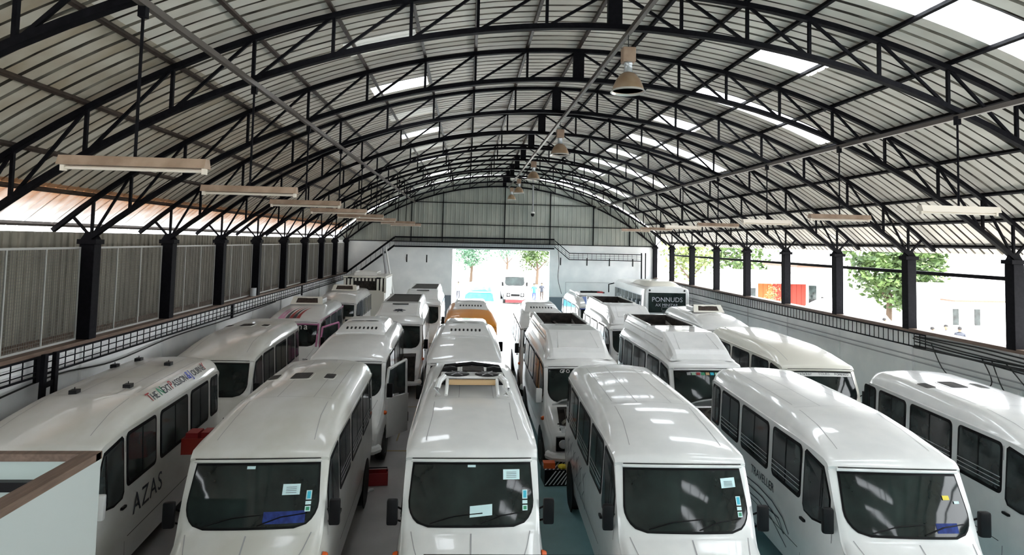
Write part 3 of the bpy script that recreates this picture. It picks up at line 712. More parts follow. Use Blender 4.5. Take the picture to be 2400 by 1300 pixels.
def van(lip, yaw, label, m='white', L=6.63, scale=1, roof_='plain', seams=True, mirrors=(1, 1), mirror_m='black', hood='closed', door_open=0, bars=True, wipers=True, frame=None, group='parked minibuses', detail=True, ws_glass='glass', high=1.0, name='minibus'):
    r = math.radians(yaw)                       # rear swings to the right for positive yaw
    R = Matrix.Rotation(-r, 4, 'Z'); off = R @ Vector((0, 1.15 * scale, 0))
    v = thing(name, label, 'minibus', (lip[0] - off.x, lip[1] - off.y, 0), -r, group)
    v.scale = (scale, scale, scale * high)
    def K(nm, me, parent=v, mm=None):
        o = link(nm, me, parent)
        if mm: o.material_slots[0].link = 'OBJECT'; o.material_slots[0].material = M[mm]
        return o
    K('body', body_mesh(L), v, m)
    yy = (lambda y: y if y < 2.95 else 2.95 + (y - 2.95) * (L - 2.95) / (6.63 - 2.95))
    seal = K('windshield_seal', cached('wseal', lambda: ws_patch(.825, .875, .30, .0, 1.0, .006).mesh('windshield_seal', 'rubber', smooth=True)))
    K('windshield', cached('ws', lambda: ws_patch(.80, .85, .27, .035, .955, .014).mesh('windshield', 'glass', smooth=True)), v)
    K('roof_brow', cached('brow', lambda: MB().tube([tuple(tp(1.11, u) + Vector((0, -.035, .03))) for u in [-.84 + .12 * i for i in range(15)]], .026, 8).mesh('roof_brow', 'white', smooth=True)), v, m)
    K('brow_gap', cached('bgap', lambda: MB().tube([tuple(tp(1.11, u) + Vector((0, -.052, .062))) for u in [-.83 + 1.66 * i / 14 for i in range(15)]], .007, 5).mesh('brow_gap', 'black')), v)
    for sd in (-1, 1):
        for i in range(4):
            if L < 6 and i == 3: continue
            a = cached(('win', i, sd), lambda: side_window(i, sd, True))
            s = K('side_window', a[0]); K('pane', a[1], s); K('sliding_rail', a[2], s)
            if bars and i < 3: K('guard_bars', a[3], s)
        if not (door_open and sd == 1):
            a = cached(('dw', sd), lambda: door_window(sd)); s = K('door_window', a[0]); K('door_pane', a[1], s); K('quarter_light_bar', a[2], s)
        if detail:
            K('door_seam', cached(('ds', sd), lambda: side_ribbon([(1.93, 2.30), (1.93, .55), (.98, .5), (.9, 1.35), (.93, 1.5)], .010, sd, .004).mesh('door_seam', 'rubber')))
            K('door_handle', cached(('dh', sd), lambda: side_patch(rrect(1.72, 1.88, 1.27, 1.31, .018), sd, .035, .03).mesh('door_handle', 'black')))
            K('side_moulding', cached(('sm', sd), lambda: side_ribbon([(2.0, .80), (4.8, .80)], .012, sd, .006).mesh('side_moulding', 'rubber')))
        for yw_ in (.98, yy(5.35)):
            a = cached('wh', wheel_meshes); w_ = K('wheel', a[0]); w_.location = (sd * .90, yw_, .37); h = K('rim', a[1], w_); h.rotation_euler = (0, 0, 0 if sd > 0 else PI)
            ar = cached(('arch', sd), lambda: MB().lathe([(.0, 0), (.47, 0), (.475, .015), (.44, .02), (.0, .02)], 24, axis='X').mesh('wheel_arch', 'rubber'))
            o = K('wheel_arch', ar); o.location = (sd * (.985 if yw_ < 2 else .995) - (.0 if sd > 0 else .02) - .003 * sd, yw_ + (.18 if yw_ < 2 else 0), .42)
        if detail:
            o = K('turn_signal', cached(('ts', sd), lambda: MB().lathe([(.0, .07), (.03, .065), (.045, .04), (.05, 0)], 10, c=(0, 0, 0), axis='X').mesh('turn_signal', 'amber', smooth=True)))
            p = sp(.62, 1.16, sd); o.location = (p.x, p.y, p.z); o.rotation_euler = (0, 0, 0 if sd > 0 else PI)
            hl = K('headlight', cached(('hl', sd), lambda: MB().add([tp(.03, sd * .44, .0) + Vector((0, -.012, 0)), tp(.03, sd * .64, 0) + Vector((0, -.012, 0)), tp(.24, sd * .70, .01), tp(.24, sd * .54, .01)], [(0, 1, 2, 3)]).box(min(sd * .46, sd * .76), max(sd * .46, sd * .76), .02, .10, .62, .93).mesh('headlight', 'black')))
            K('lens', cached(('ln', sd), lambda: MB().add([tp(.06, sd * .50, .006), tp(.06, sd * .62, .006), tp(.19, sd * .66, .014), tp(.19, sd * .56, .014)], [(0, 1, 2, 3)]).tube([(sd * .60, .03, .78), (sd * .60, .005, .78)], [.11, .09], 16).mesh('lens', 'lamp_glass')), hl)
        if (sd < 0 and mirrors[0]) or (sd > 0 and mirrors[1]):
            mr = K('mirror', cached(('mir', sd), lambda: MB().box(sd * 1.07 - .075, sd * 1.07 + .075, .93, 1.02, 1.48, 1.82).mesh('mirror', 'black', smooth=True, bevel=.03)), v, mirror_m)
            K('mirror_arm', cached(('mira', sd), lambda: MB().tube([sp(.98, 1.46, sd), (sd * 1.07, .99, 1.55)], .014).tube([sp(.98, 1.62, sd), (sd * 1.07, .99, 1.74)], .014).mesh('mirror_arm', 'black')), mr)
    if detail:
        K('grille', cached('gr', lambda: MB().box(-.38, .38, -.035, .03, .68, .86).mesh('grille', 'black', bevel=.01)))
        K('bumper', cached('bump', lambda: MB().tube([(-.92, .26, .48), (-.8, .08, .48), (-.5, .02, .48), (0, .0, .48), (.5, .02, .48), (.8, .08, .48), (.92, .26, .48)], .10, 8).mesh('bumper', 'white', smooth=True)), v, m)
    if wipers:
        for s0, s1 in ((-.55, .15), (.12, .72)):
            K('wiper', cached(('wip', s0), lambda: MB().tube([wsp(s0, .05, .03), wsp((s0 + s1) / 2 - .02, .16, .03), wsp(s1, .20, .025)], .008, 5).mesh('wiper', 'black')))
    if seams:
        def mk():
            b = MB()
            for x in (-.22, .36): t = top_ribbon(dense([(x, 2.95), (x, 6.3)]), .010); b.add(t.v, t.f)
            for x in (-.62, .62): t = top_ribbon(dense([(x * 1.08, 1.45), (x, 2.2), (x, 6.3)]), .010); b.add(t.v, t.f)
            for y in (2.95, 4.1, 5.2): t = top_ribbon(dense([(-.66, y), (.66, y)]), .007); b.add(t.v, t.f)
            return b.mesh('roof_seam', 'greywall')
        if roof_ in ('plain', 'hatches', 'knobs'): K('roof_seam', cached('seam', mk))
    if hood == 'closed' and detail:
        def hk():
            b = MB()
            for sd in (-1, 1):
                t = top_ribbon(dense([(sd * .80, .70), (sd * .74, .5), (sd * .56, .08)], 5), .012, .004); b.add(t.v, t.f)
            t = top_ribbon(dense([(0, .68), (0, .3)], 4), .02, .003); b.add(t.v, t.f)
            return b.mesh('hood_seam', 'greywall')
        K('hood_seam', cached('hoodseam', hk))
    if hood == 'open':
        def eb():
            b = MB(); vs = []; 
            for i in range(6):
                for j in range(7): vs.append(tp(.10 + i * .11, -.66 + .22 * j, .006))
            return b.add(vs, [(i * 7 + j, i * 7 + j + 1, (i + 1) * 7 + j + 1, (i + 1) * 7 + j) for i in range(5) for j in range(6)]).mesh('engine_bay', 'dark')
        e = K('engine_bay', cached('ebay', eb))
        MB().box(-.5, -.1, .25, .6, 1.2, 1.42).box(.05, .35, .2, .5, 1.15, 1.36).tube([(-.6, .2, 1.2), (-.2, .5, 1.46), (.4, .55, 1.44), (.6, .3, 1.3)], .035, 7).obj('engine', 'engine', e, smooth=False)
        # raised lid, hinged under the windshield
        vs = []
        for i in range(5):
            t = i / 4
            for j in range(9):
                x = (-.78 + .195 * j) * (1 - .18 * t); vs.append((x, .60 - .58 * t + .1 * (x / .8) ** 2, 1.52 + .30 * t - .10 * (x / .8) ** 2 * (.4 + t)))
        fs = [(i * 9 + j, i * 9 + j + 1, (i + 1) * 9 + j + 1, (i + 1) * 9 + j) for i in range(4) for j in range(8)]
        n = len(vs); vs2 = [(x, y, z + .035) for x, y, z in vs]
        fs2 = [tuple(k_ + n for k_ in f) for f in fs]; edge = []
        per = list(range(9)) + [9 * i + 8 for i in range(1, 5)] + [36 + j for j in range(7, -1, -1)] + [9 * i for i in range(3, 0, -1)]
        for a_, b_ in zip(per, per[1:] + per[:1]): edge.append((a_, b_, b_ + n, a_ + n))
        lid = MB().add(vs + vs2, fs + fs2 + edge).obj('hood', m, v, smooth=True)
    if hood == 'stripped':
        MB().box(-.76, .76, -.02, .62, .55, 1.38).obj('engine_bay', 'dark', v)
        MB().box(-.35, .3, -.12, .1, .7, 1.15).tube([(-.6, -.06, 1.2), (-.1, -.1, 1.42), (.5, -.06, 1.25)], .05, 8).obj('engine', 'engine', v)
    if frame:
        for sd in (-1, 1):
            MB().tube([wsp(sd * .86, v_, .012) for v_ in (.0, .25, .5, .75, 1.0)], .035, 6).obj('windshield_pillar', frame, v, smooth=True)
            side_ribbon([(1.1, 2.36), (1.9, 2.38), (6.3, 2.38)], .075, sd, .012).obj('coloured_band', frame, v)
            side_ribbon([(1.93, 2.3), (1.93, 1.2)], .07, sd, .02).obj('coloured_band', frame, v)
        MB().tube([wsp(u, 1.0, .02) for u in (-.86, -.43, 0, .43, .86)], .045, 6).obj('coloured_band', frame, v, smooth=True)
    if roof_ == 'hatches':
        for (x, y, a, b_) in ((-.66, 4.5, .09, .20), (-.16, 4.5, .17, .26), (.36, 4.5, .09, .20)):
            pl = rrect(x - a, x + a, y - b_, y + b_, .05); ps = [tp(q[1], q[0], .012) for q in pl]; n = len(ps)
            fr_ = MB().add([tp(y + (q[1] - y) * 1.1, x + (q[0] - x) * 1.18, .008) for q in pl] + [tp(y + (q[1] - y) * 1.1, x + (q[0] - x) * 1.18, -.02) for q in pl], [tuple(range(n))] + [(i, (i + 1) % n, n + (i + 1) % n, n + i) for i in range(n)]).obj('roof_opening', m, v)
            MB().add(ps, [tuple(range(n))]).obj('opening_dark', 'dark', fr_)
    if roof_ == 'knobs':
        for x, y in ((.35, 3.4), (.30, 5.3), (-.95 + .15, 5.3), (-.5, 5.9), (-.3, 3.0)):
            p = tp(y, max(-.7, x)); k_ = MB().box(p.x - .06, p.x + .06, p.y - .07, p.y + .07, p.z - .01, p.z + .06).tube([(p.x, p.y, p.z + .05), (p.x, p.y, p.z + .1)], .008).obj('roof_bracket', 'black', v)
    if roof_ == 'pod':
        a = cached('pod', pod_meshes); p = K('aircon_pod', a[0], v, 'white')
        for s in a[1]: K('vent_slot', s, p)
        for s in a[2]: K('fan_opening', s, p)
    if roof_ in ('well', 'wellblack'):
        fairing(v, None, m, floor_m='mesh_dark' if roof_ == 'wellblack' else 'dark', H=.30 if roof_ == 'well' else .2, yw=3.9 if roof_ == 'well' else 3.3, mini=roof_ == 'wellblack')
        for s in (-1, 1): MB().add([(s * .04, 3.15, 3.065), (s * .42, 3.15, 3.065), (s * .36, 3.33, 3.06), (s * .1, 3.33, 3.06)], [(0, 1, 2, 3)]).obj('fan_opening', 'black', v) if roof_ == 'well' else None
        if roof_ == 'well':
            MB().bar((-.52, 1.62, 2.70), (.52, 1.62, 2.70), .022).bar((-.52, 1.62, 2.70), (-.44, 2.35, 2.99), .022).bar((.52, 1.62, 2.70), (.44, 2.35, 2.99), .022).obj('panel_moulding', m, v)
    if roof_ == 'wellblack':
        MB().box(-.3, .3, 2.65, 2.72, 2.87, 2.90).obj('vent_slot', 'black', v)
    if roof_ == 'frame':
        b = MB(); y0, y1 = 3.2, 4.3
        fr_ = MB().add([(-.62, y0, 2.74), (.62, y0, 2.74), (.55, y0 + .25, 3.02), (-.55, y0 + .25, 3.02), (-.42, y0 + .06, 2.80), (.42, y0 + .06, 2.80), (.38, y0 + .21, 2.97), (-.38, y0 + .21, 2.97)], [(0, 1, 5, 4), (1, 2, 6, 5), (2, 3, 7, 6), (3, 0, 4, 7)]).obj('aircon_frame', 'ivory', v)
        MB().add([(-.42, y0 + .08, 2.79), (.42, y0 + .08, 2.79), (.38, y0 + .23, 2.96), (-.38, y0 + .23, 2.96)], [(0, 1, 2, 3)]).obj('aircon_core', 'purlin', fr_)
        MB().box(-.58, .58, y0 + .28, y1, 2.74, 2.93).obj('aircon_unit', m, v, bevel=.03)
        for s in (-1, 1): MB().lathe([(.0, .03), (.17, .03), (.2, 0)], 18, c=(s * .27, y0 + .72, 2.93)).obj('fan_opening', 'black', v)
    return v
def W_(v, u, t, eps=.02):                       # world point on a van's windshield
    return v, wsp(u, t, eps)
def ws_sheet(v, u0, u1, t0, t1, m, name, label=None, cat=None, top=True, tilt=0, eps=.024, lines=0):
    P = [wsp(u0 + (u1 - u0) * i / 6, t0 + (t1 - t0) * j / 4 + tilt * i / 6, eps) for j in range(5) for i in range(7)]
    b = MB().add(P, [(j * 7 + i, j * 7 + i + 1, (j + 1) * 7 + i + 1, (j + 1) * 7 + i) for j in range(4) for i in range(6)])
    o = b.obj(name, m, None if top else v)
    if top: mw = Matrix.Translation(v.location) @ v.rotation_euler.to_matrix().to_4x4() @ Matrix.Diagonal((*v.scale, 1)); o.matrix_world = mw; tag(o, label, cat)
    for i in range(lines):
        f = .3 + .5 * i / max(1, lines - 1)
        a = wsp(u0 + (u1 - u0) * .2, t0 + (t1 - t0) * (1 - f), eps + .003); c = wsp(u0 + (u1 - u0) * .8, t0 + (t1 - t0) * (1 - f), eps + .003)
        MB().bar(a, c, .004).obj('handwriting', 'ink', o)
    return o
def sticker_column(v, u=.74):
    for t0, t1, mm in ((.22, .30, 'green'), (.32, .37, 'paper'), (.39, .53, 'cyan')):
        ws_sheet(v, u - .035, u + .035, t0, t1, 'paper', 'sticker', top=False); ws_sheet(v, u - .022, u + .022, t0 + .015, t1 - .015, mm, 'sticker_print', top=False, eps=.027)

# ---- front row
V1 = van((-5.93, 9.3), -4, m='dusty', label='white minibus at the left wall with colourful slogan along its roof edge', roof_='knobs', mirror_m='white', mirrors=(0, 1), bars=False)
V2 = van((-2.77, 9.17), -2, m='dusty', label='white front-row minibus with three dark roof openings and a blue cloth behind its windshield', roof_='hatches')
V3 = van((.15, 9.19), 0, 'white front-row minibus with an uncovered twin-fan air conditioner on its roof', roof_='plain')
V4 = van((3.08, 8.95), 1.8, 'white front-row minibus with a plain shiny roof, black scribbled artwork on its flank')
V5 = van((6.09, 8.75), 4.0, 'white front-row minibus with letters and swoosh on its flank, large black mirrors', mirrors=(1, 1))
V6 = van((9.42, 8.85), 6.5, L=6.35, label='white minibus nearest the right wall, cut by the picture edge', roof_='hatches', scale=1.0)
# ---- second row
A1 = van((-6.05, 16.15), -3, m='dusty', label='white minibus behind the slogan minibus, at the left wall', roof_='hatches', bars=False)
A2 = van((-2.87, 16.25), -1, 'white second-row minibus with louvred roof pod and its right door swung open', roof_='pod', door_open=1, bars=False)
A3 = van((.0, 16.1), .5, L=6.4, label= 'white minibus with louvred roof pod, directly behind the twin-fan one', roof_='pod', bars=False)
A4 = van((2.9, 15.85), 0, 'white raised-roof minibus with open hood and a white mirror, bumper facing the aisle', roof_='well', hood='open', mirror_m='white', bars=False)
A5 = van((6.04, 15.8), 0, 'white raised-roof minibus with open hood and coloured stickers across its windshield', roof_='well', hood='open', bars=False)
A6 = van((9.0, 15.85), 2, 'ivory minibus with a white lettered sun strip across its windshield', m='ivory', bars=False)
# ---- third row
B1 = van((-6.1, 23.5), -2, 'white minibus with pink windshield frame and pink flame stripes', roof_='frame', frame='pink', bars=False, L=6.3)
B2 = van((-2.45, 23.35), -1, 'white stripped minibus with black emblem above its missing windshield and a black roof well', roof_='wellblack', hood='stripped', bars=False, wipers=False, L=6.4)
B3 = van((.2, 23.0), 0, 'orange minibus with a white louvred roof pod', m='orange', roof_='pod', bars=False)
B4 = van((2.9, 22.7), 1, 'white minibus with louvred roof pod, alongside the gateway glare', roof_='pod', bars=False)
B5 = van((6.1, 22.8), 0, 'white raised-roof minibus in the third row in front of the big bus', roof_='well', hood='open', bars=False, L=6.4)
B6 = van((9.6, 22.9), 1, 'white minibus with a cream air conditioner frame standing on its roof, third row right', roof_='frame', bars=False, L=6.3)
# ---- fourth row
C1 = van((-6.0, 30.4), -1, 'white minibus with a tan-cored frame on its roof, behind the pink-trimmed one', roof_='frame', bars=False, L=6.2, detail=False)
C2 = van((-2.1, 30.2), 0, 'white minibus with a black roof well, standing left of the gateway', roof_='wellblack', bars=False, L=6.2, detail=False)
C3 = van((6.3, 30.3), 0, 'white ambulance-style minibus with blue roof panel and blue band', roof_='plain', bars=False, seams=False, L=6.2, detail=False)

# slogan and lettering on V1 (right side)
def side_text(v, txt, y, z, size, m='ink', side=1, eps=.016, **k):
    o = sp(y, z, side, eps); xd = (sp(y + .5, z, side, eps) - o) if side > 0 else (sp(y - .5, z, side, eps) - o)
    return put_text(txt, size, m, v, o, xd, sp(y, z + .3, side, eps) - o, extrude=.001, **k)
side_text(V1, 'AZAS', 2.15, 1.05, .42, spacing=1.15)
# slogan on the roof shoulder
def shoulder_pt(y, f, side=1, eps=.01):
    s = station(y); h = section(s)[NT - 1:NT + NSH]; i = f * (len(h) - 1); a = h[int(i)]; b = h[min(int(i) + 1, len(h) - 1)]; t = i - int(i)
    x = a[0] + (b[0] - a[0]) * t; z = a[1] + (b[1] - a[1]) * t; return Vector((side * x, y, z)) + Vector((side * .6, 0, .8)) * eps
def shoulder_text(v, txt, y, size, m, f=.62):
    o = shoulder_pt(y, f + .0, 1, .012); up = shoulder_pt(y, .25) - shoulder_pt(y, .7)
    return put_text(txt, size, m, v, o + up.normalized() * -.02, (0, 1, 0), up, extrude=.001)
yy0 = 3.0
for txt, dy, m_ in (('T', .0, 'redp'), ('HE', .16, 'ink'), ('N', .52, 'green'), ('EXT', .70, 'ink'), ('P', 1.12, 'redp'), ('ASSION', 1.28, 'ink'), ('&', 2.12, 'darkblue'), ('J', 2.34, 'darkblue'), ('OURNE', 2.46, 'ink'), ('Y', 3.2, 'redp')):
    shoulder_text(V1, txt, yy0 + dy * .82, .195 if len(txt) > 1 else .25, m_)
# V5 letters and swoosh (left side, reads towards the front)
side_text(V5, 'TRAVELLER', 3.95, 1.27, .20, side=-1)
for path in ([(4.3, 1.10), (3.6, 1.14), (3.0, 1.12), (2.55, 1.02), (2.3, .86)], [(4.1, 1.0), (3.4, 1.02), (2.9, .94), (2.5, .78), (2.7, .95), (3.3, .92)], [(4.4, .85), (3.6, .9), (3.0, .82), (2.4, .62)]):
    side_ribbon(path, .022, -1, .014).obj('swoosh', 'ink', V5)
for k in range(6):
    y = 3.4 + k * .42
    side_ribbon([(y, 1.38 - .05 * (k % 2)), (y + .18, 1.22), (y + .05, 1.05), (y + .25, .9), (y - .05, .78), (y + .2, 1.3), (y + .3, 1.1)], .02, -1, .014).obj('scribble', 'ink', V4)

# open air conditioner on V3
ac = MB()
fp = MB().box(-.56, .56, 3.42, 3.80, 2.92, 2.97).obj('aircon_fan_plate', 'white', V3, bevel=.02)
for s in (-1, 1):
    MB().tube([(s * .58, 2.98, 2.74), (s * .60, 3.02, 2.84), (s * .57, 3.15, 2.93), (s * .5, 3.45, 2.95)], .055, 8).obj('aircon_bracket', 'white', V3, smooth=True)
    MB().tube([(s * .44, 2.98, 2.74), (s * .43, 3.1, 2.85), (s * .43, 3.3, 2.93)], .03, 8).obj('aircon_bracket', 'white', V3, smooth=True)
    f_ = MB().lathe([(.0, .012), (.05, .02), (.2, .014), (.225, 0)], 24, c=(s * .27, 3.60, 2.97)).obj('fan', 'black', V3)
    for a in range(6):
        t = a * PI / 3; MB().bar((s * .27, 3.6, 2.99), (s * .27 + .19 * math.cos(t), 3.6 + .19 * math.sin(t), 2.99), .01).obj('fan_blade', 'greywall', f_)
MB().box(-.40, .40, 3.22, 3.30, 2.86, 2.94).obj('aircon_tray', 'card', V3)
MB().box(-.58, .58, 3.82, 4.35, 2.73, 2.80).obj('aircon_base', 'black', V3)
MB().box(-.18, .22, 3.9, 4.3, 2.8, 2.98).obj('evaporator', 'dark', V3)
for s in (-1, 1):
    MB().lathe([(.0, -.13), (.13, -.13), (.15, 0), (.13, .13), (.0, .13)], 14, c=(s * .40, 4.07, 2.87), axis='X').obj('blower', 'black', V3, smooth=True)
MB().tube([(-.6, 3.9, 2.8), (-.5, 4.35, 2.96), (0, 4.42, 3.0), (.5, 4.35, 2.96), (.6, 3.9, 2.8)], .04, 8).obj('duct_rim', 'black', V3, smooth=True)
MB().box(-.02, .02, 4.38, 4.44, 2.72, 2.95).obj('duct_stay', 'black', V3)

# papers, stickers, cloth behind windshields
ws_sheet(V2, .38, .60, .47, .64, 'paper', 'paper_note', 'pale paper note taped inside the windshield of the minibus with three roof openings', 'paper', lines=4)
ws_sheet(V2, -.12, -.01, .89, .94, 'paper', 'sticker', top=False)
sticker_column(V2, .72)
o = ws_sheet(V2, .18, .70, .07, .24, 'blue', 'blue_cloth', 'crumpled blue cloth lying behind the windshield over the dashboard', 'cloth', eps=.018)
ws_sheet(V3, .43, .66, .70, .87, 'paper', 'paper_note', 'pale paper note at the upper right of the twin-fan minibus windshield', 'paper', lines=4)
ws_sheet(V3, -.02, .28, .14, .30, 'paper', 'paper_note', 'creased pale sheet on the dashboard of the twin-fan minibus', 'paper', tilt=.03)
ws_sheet(V3, -.06, .05, .91, .95, 'paper', 'sticker', top=False)
sticker_column(V3, .73)
ws_sheet(V4, .50, .71, .66, .82, 'paper', 'paper_note', 'pale paper note at the right of the shiny-roofed minibus windshield', 'paper', lines=5, tilt=.02)
sticker_column(V4, .72)
ws_sheet(V5, .50, .60, .56, .63, 'yellow', 'sticker', top=False); ws_sheet(V5, .66, .74, .50, .54, 'paper', 'sticker', top=False)
ws_sheet(V5, .30, .62, .08, .22, 'blue', 'blue_cloth', 'small blue cloth behind the windshield of the minibus with the swoosh', 'cloth', eps=.018)
for k_, mm in enumerate(('greywall', 'greenlining', 'redp', 'green', 'card', 'cyan', 'greenlining', 'redp', 'green', 'yellow')):
    ws_sheet(A5, -.52 + k_ * .115, -.43 + k_ * .115, .84, .93, mm, 'windshield_sticker', top=False)
ws_sheet(A6, -.79, .79, .82, .95, 'plaster', 'sun_strip', top=False)
o_ = wsp(.25, .87, .03)
def ws_text(v, txt, u, t, size, m='ink', **k):
    for ch in txt:                              # letter by letter, so that it follows the curve of the glass
        if ch != ' ':
            o = wsp(u, t, .03); put_text(ch, size, m, v, o, wsp(u + size * .5, t, .03) - o, wsp(u, t + .1, .03) - o, extrude=.001, **k)
        u += size * (.3 if ch in 'il ' else .85 if ch in 'MWm' else .42 if ch == 'r' else .62)
ws_text(A6, 'malabar', -.62, .86, .09); ws_text(A6, 'TOURS', -.1, .86, .10, 'greywall'); ws_text(A6, 'POWERED', .32, .86, .085)
ws_text(B1, 'Krishna', -.68, .72, .33, 'plaster')
ws_text(A4, 'GFO', -.55, .86, .12, 'plaster')
ws_sheet(A6, .56, .68, .1, .82, 'silver', 'door_reflection_trim', top=False, eps=.02) if False else None
# flames over the pink-trimmed windshield, emblem of the stripped one, blue panel of the ambulance
for i, (x, m_) in enumerate(((-.6, 'pink'), (-.48, 'pink'), (-.33, 'ink'), (-.2, 'redp'), (-.08, 'ink'), (.05, 'redp'))):
    vs = []
    for q in range(13):                         # a tapering flame that leans outwards and follows the roof
        f = q / 12; y = 1.25 + 1.35 * f; cx = x + .07 + .22 * f * f; hw_ = .062 * (1 - f) ** .8 + .002
        vs += [tp(y, cx - hw_, .008), tp(y, cx + hw_, .008)]
    MB().add(vs, [(2 * q, 2 * q + 1, 2 * q + 3, 2 * q + 2) for q in range(12)]).obj('flame_stripe', m_, B1)
em = MB()
for i in range(7):
    a = i * .9; em.tube([tp(2.1, .0, .09), tp(2.1 + .22 * math.sin(a), .24 * math.cos(a), .085)], [.035, .008], 5)
em.obj('emblem', 'ink', B2)
bp_ = MB()
for q in range(7): t = top_ribbon(dense([(-.48 + q * .16, 1.35), (-.42 + q * .14, 2.75)], 8), .165, .006); bp_.add(t.v, t.f)
bp_.obj('blue_panel', 'bluepanel', C3)
MB().tube([wsp(u, 1.0, .03) for u in (-.86, -.43, 0, .43, .86)], .04, 6).obj('blue_band', 'darkblue', C3)
MB().box(-.6, .6, 3.0, 4.2, 2.72, 2.86).obj('aircon_unit', 'white', C3, bevel=.04)
MB().tube([(-.5, 3.3, 2.9), (.5, 3.35, 2.9)], .05).tube([(.1, 3.6, 2.9), (.7, 3.1, 2.88)], .04).obj('roof_fittings', 'black', C3)
MB().box(.35, .65, 3.1, 3.6, 2.86, 2.92).obj('roof_cushion', 'redp', C3)
MB().tube([(-.75, 2.6, 2.72), (-.75, 3, 2.85), (-.75, 5, 2.85)], .025).obj('roof_rack', 'white', C3)
# open right door of A2 and B1
def open_door(v, m, ang):
    d = MB(); a = math.radians(ang); hx, hy = .96, 1.0
    dx, dy = math.sin(a), math.cos(a) * 1.0
    def P(t, z, o=0): return (hx + dx * t * .95 + o * dy, hy + dy * t * .95 - o * dx, z)
    fr_ = MB()
    for (a0, z0), (a1, z1) in (((.0, 1.45), (.12, 2.15)), ((.12, 2.15), (.95, 2.25)), ((.95, 2.25), (1.0, 1.4))):
        fr_.tube([P(a0, z0), P(a1, z1)], .035, 6)
    pv = [P(0, 1.45, .0), P(1, 1.4, 0), P(1, .45, 0), P(0, .5, 0), P(0, 1.45, .07), P(1, 1.4, .07), P(1, .45, .07), P(0, .5, .07)]
    dr = MB().add(pv, [(0, 1, 2, 3), (7, 6, 5, 4), (0, 4, 5, 1), (1, 5, 6, 2), (2, 6, 7, 3), (3, 7, 4, 0)]).obj('open_door', m, v, smooth=False)
    fr_.obj('door_frame', m, dr, smooth=True)
    MB().add([P(.1, 1.5), P(.95, 1.45), P(.92, 2.2), (P(.16, 2.1))], [(0, 1, 2, 3)]).obj('door_pane', 'glass2', dr)
    o = side_patch([(1.80, 1.42), (1.86, 1.5), (1.86, 2.28), (1.80, 2.33), (1.24, 2.25), (1.19, 2.16), (1.02, 1.86), (.98, .6), (1.8, .6)], 1, .01).obj('door_aperture', 'dark', v)
open_door(A2, 'white', 28); open_door(B1, 'pink', 35)

# ------------------------------------------------------------------ big bus seen from behind
bus = thing('coach', 'white coach seen from behind with dark lettered rear window and roof dome', 'bus', (10.45, 32.9, 0), math.radians(-1))
hw, Lb, Hb = 1.22, 7.3, 3.15
def bus_ring(y, k=1):
    P = []
    for x, z in ((0, Hb + .05), (.7, Hb + .03), (1.0, Hb - .01), (1.15, Hb - .10), (1.2, Hb - .25), (hw, 2.2), (hw + .02, 1.3), (hw, .45)):
        P.append((x * k, z))
    return [(-x, y, z) for x, z in reversed(P[1:])] + [(x, y, z) for x, z in P]
rs = [bus_ring(0, .93), bus_ring(.06, .98), bus_ring(.2), bus_ring(Lb - .3), bus_ring(Lb, .95)]; n = len(rs[0])
b = MB().add([p for r in rs for p in r], [(i * n + j, i * n + j + 1, (i + 1) * n + j + 1, (i + 1) * n + j) for i in range(4) for j in range(n - 1)] + [tuple(range(n)), tuple(4 * n + j for j in range(n))])
b.obj('body', 'white', bus, smooth=True)
MB().box(-.98, .98, -.03, .0, 1.85, 2.88).obj('rear_window', 'glass', bus, bevel=.01)
MB().box(-1.05, 1.05, -.025, .0, .5, 1.78).obj('rear_panel', 'silver', bus)
put_text('PONNUDS', .34, 'silver', bus, (-.82, -.045, 2.42), (1, 0, 0), (0, 0, 1)); put_text('AX MINIZAR', .21, 'silver', bus, (-.62, -.045, 2.18), (1, 0, 0), (0, 0, 1))
MB().tube([(-.28, -.04, 2.0), (-.28, -.04, 2.14), (.52, -.04, 2.14), (.52, -.04, 1.94), (-.28, -.04, 1.94)], .008, 4).obj('lettering_frame', 'silver', bus)
for x in (-.92, .92): MB().lathe([(.05, -.03), (.05, .02)], 12, c=(0, 0, 0)).obj('marker_lamp', 'black', bus, (x, -.0, 3.0)).rotation_euler = (PI / 2, 0, 0)
MB().box(.55, .85, -.05, -.02, 1.55, 1.62).obj('rear_handle', 'black', bus)
for sd in (-1, 1):
    g = MB().box(sd * hw - .012, sd * hw + .012, .5, Lb - .4, 1.75, 2.72).obj('side_glazing', 'silver' if sd < 0 else 'glass', bus)
    for i in range(7):
        y = .55 + i * .93; MB().box(sd * (hw + .005) - .012, sd * (hw + .005) + .012, y + .03, y + .88, 1.78, 2.68).obj('side_pane', 'glass2', g)
        MB().box(sd * (hw + .012) - .014, sd * (hw + .012) + .014, y + .12, y + .26, 1.8, 2.35).obj('curtain', 'silver', g)
    for y in (1.6, 5.6):
        a = cached('wh', wheel_meshes); w_ = link('wheel', a[0], bus, (sd * 1.12, y, .45)); w_.scale = (1.1, 1.22, 1.22)
d = MB()
vs = []; 
for i in range(9):
    for j in range(9):
        u = -1 + i / 4; v_ = -1 + j / 4; vs.append((u * .98, 2.3 + v_ * 1.7, Hb + .02 + .26 * max(0, (1 - u ** 4)) ** .5 * max(0, (1 - v_ ** 4)) ** .5))
d.add(vs, [(i * 9 + j, i * 9 + j + 1, (i + 1) * 9 + j + 1, (i + 1) * 9 + j) for i in range(8) for j in range(8)]).obj('roof_dome', 'ivory', bus, smooth=True)
MB().tube([(-1.25, Lb - .1, 2.9), (-1.55, Lb + .1, 2.8), (-1.55, Lb + .1, 2.3)], .04, 6).obj('mirror_arm', 'black', bus)

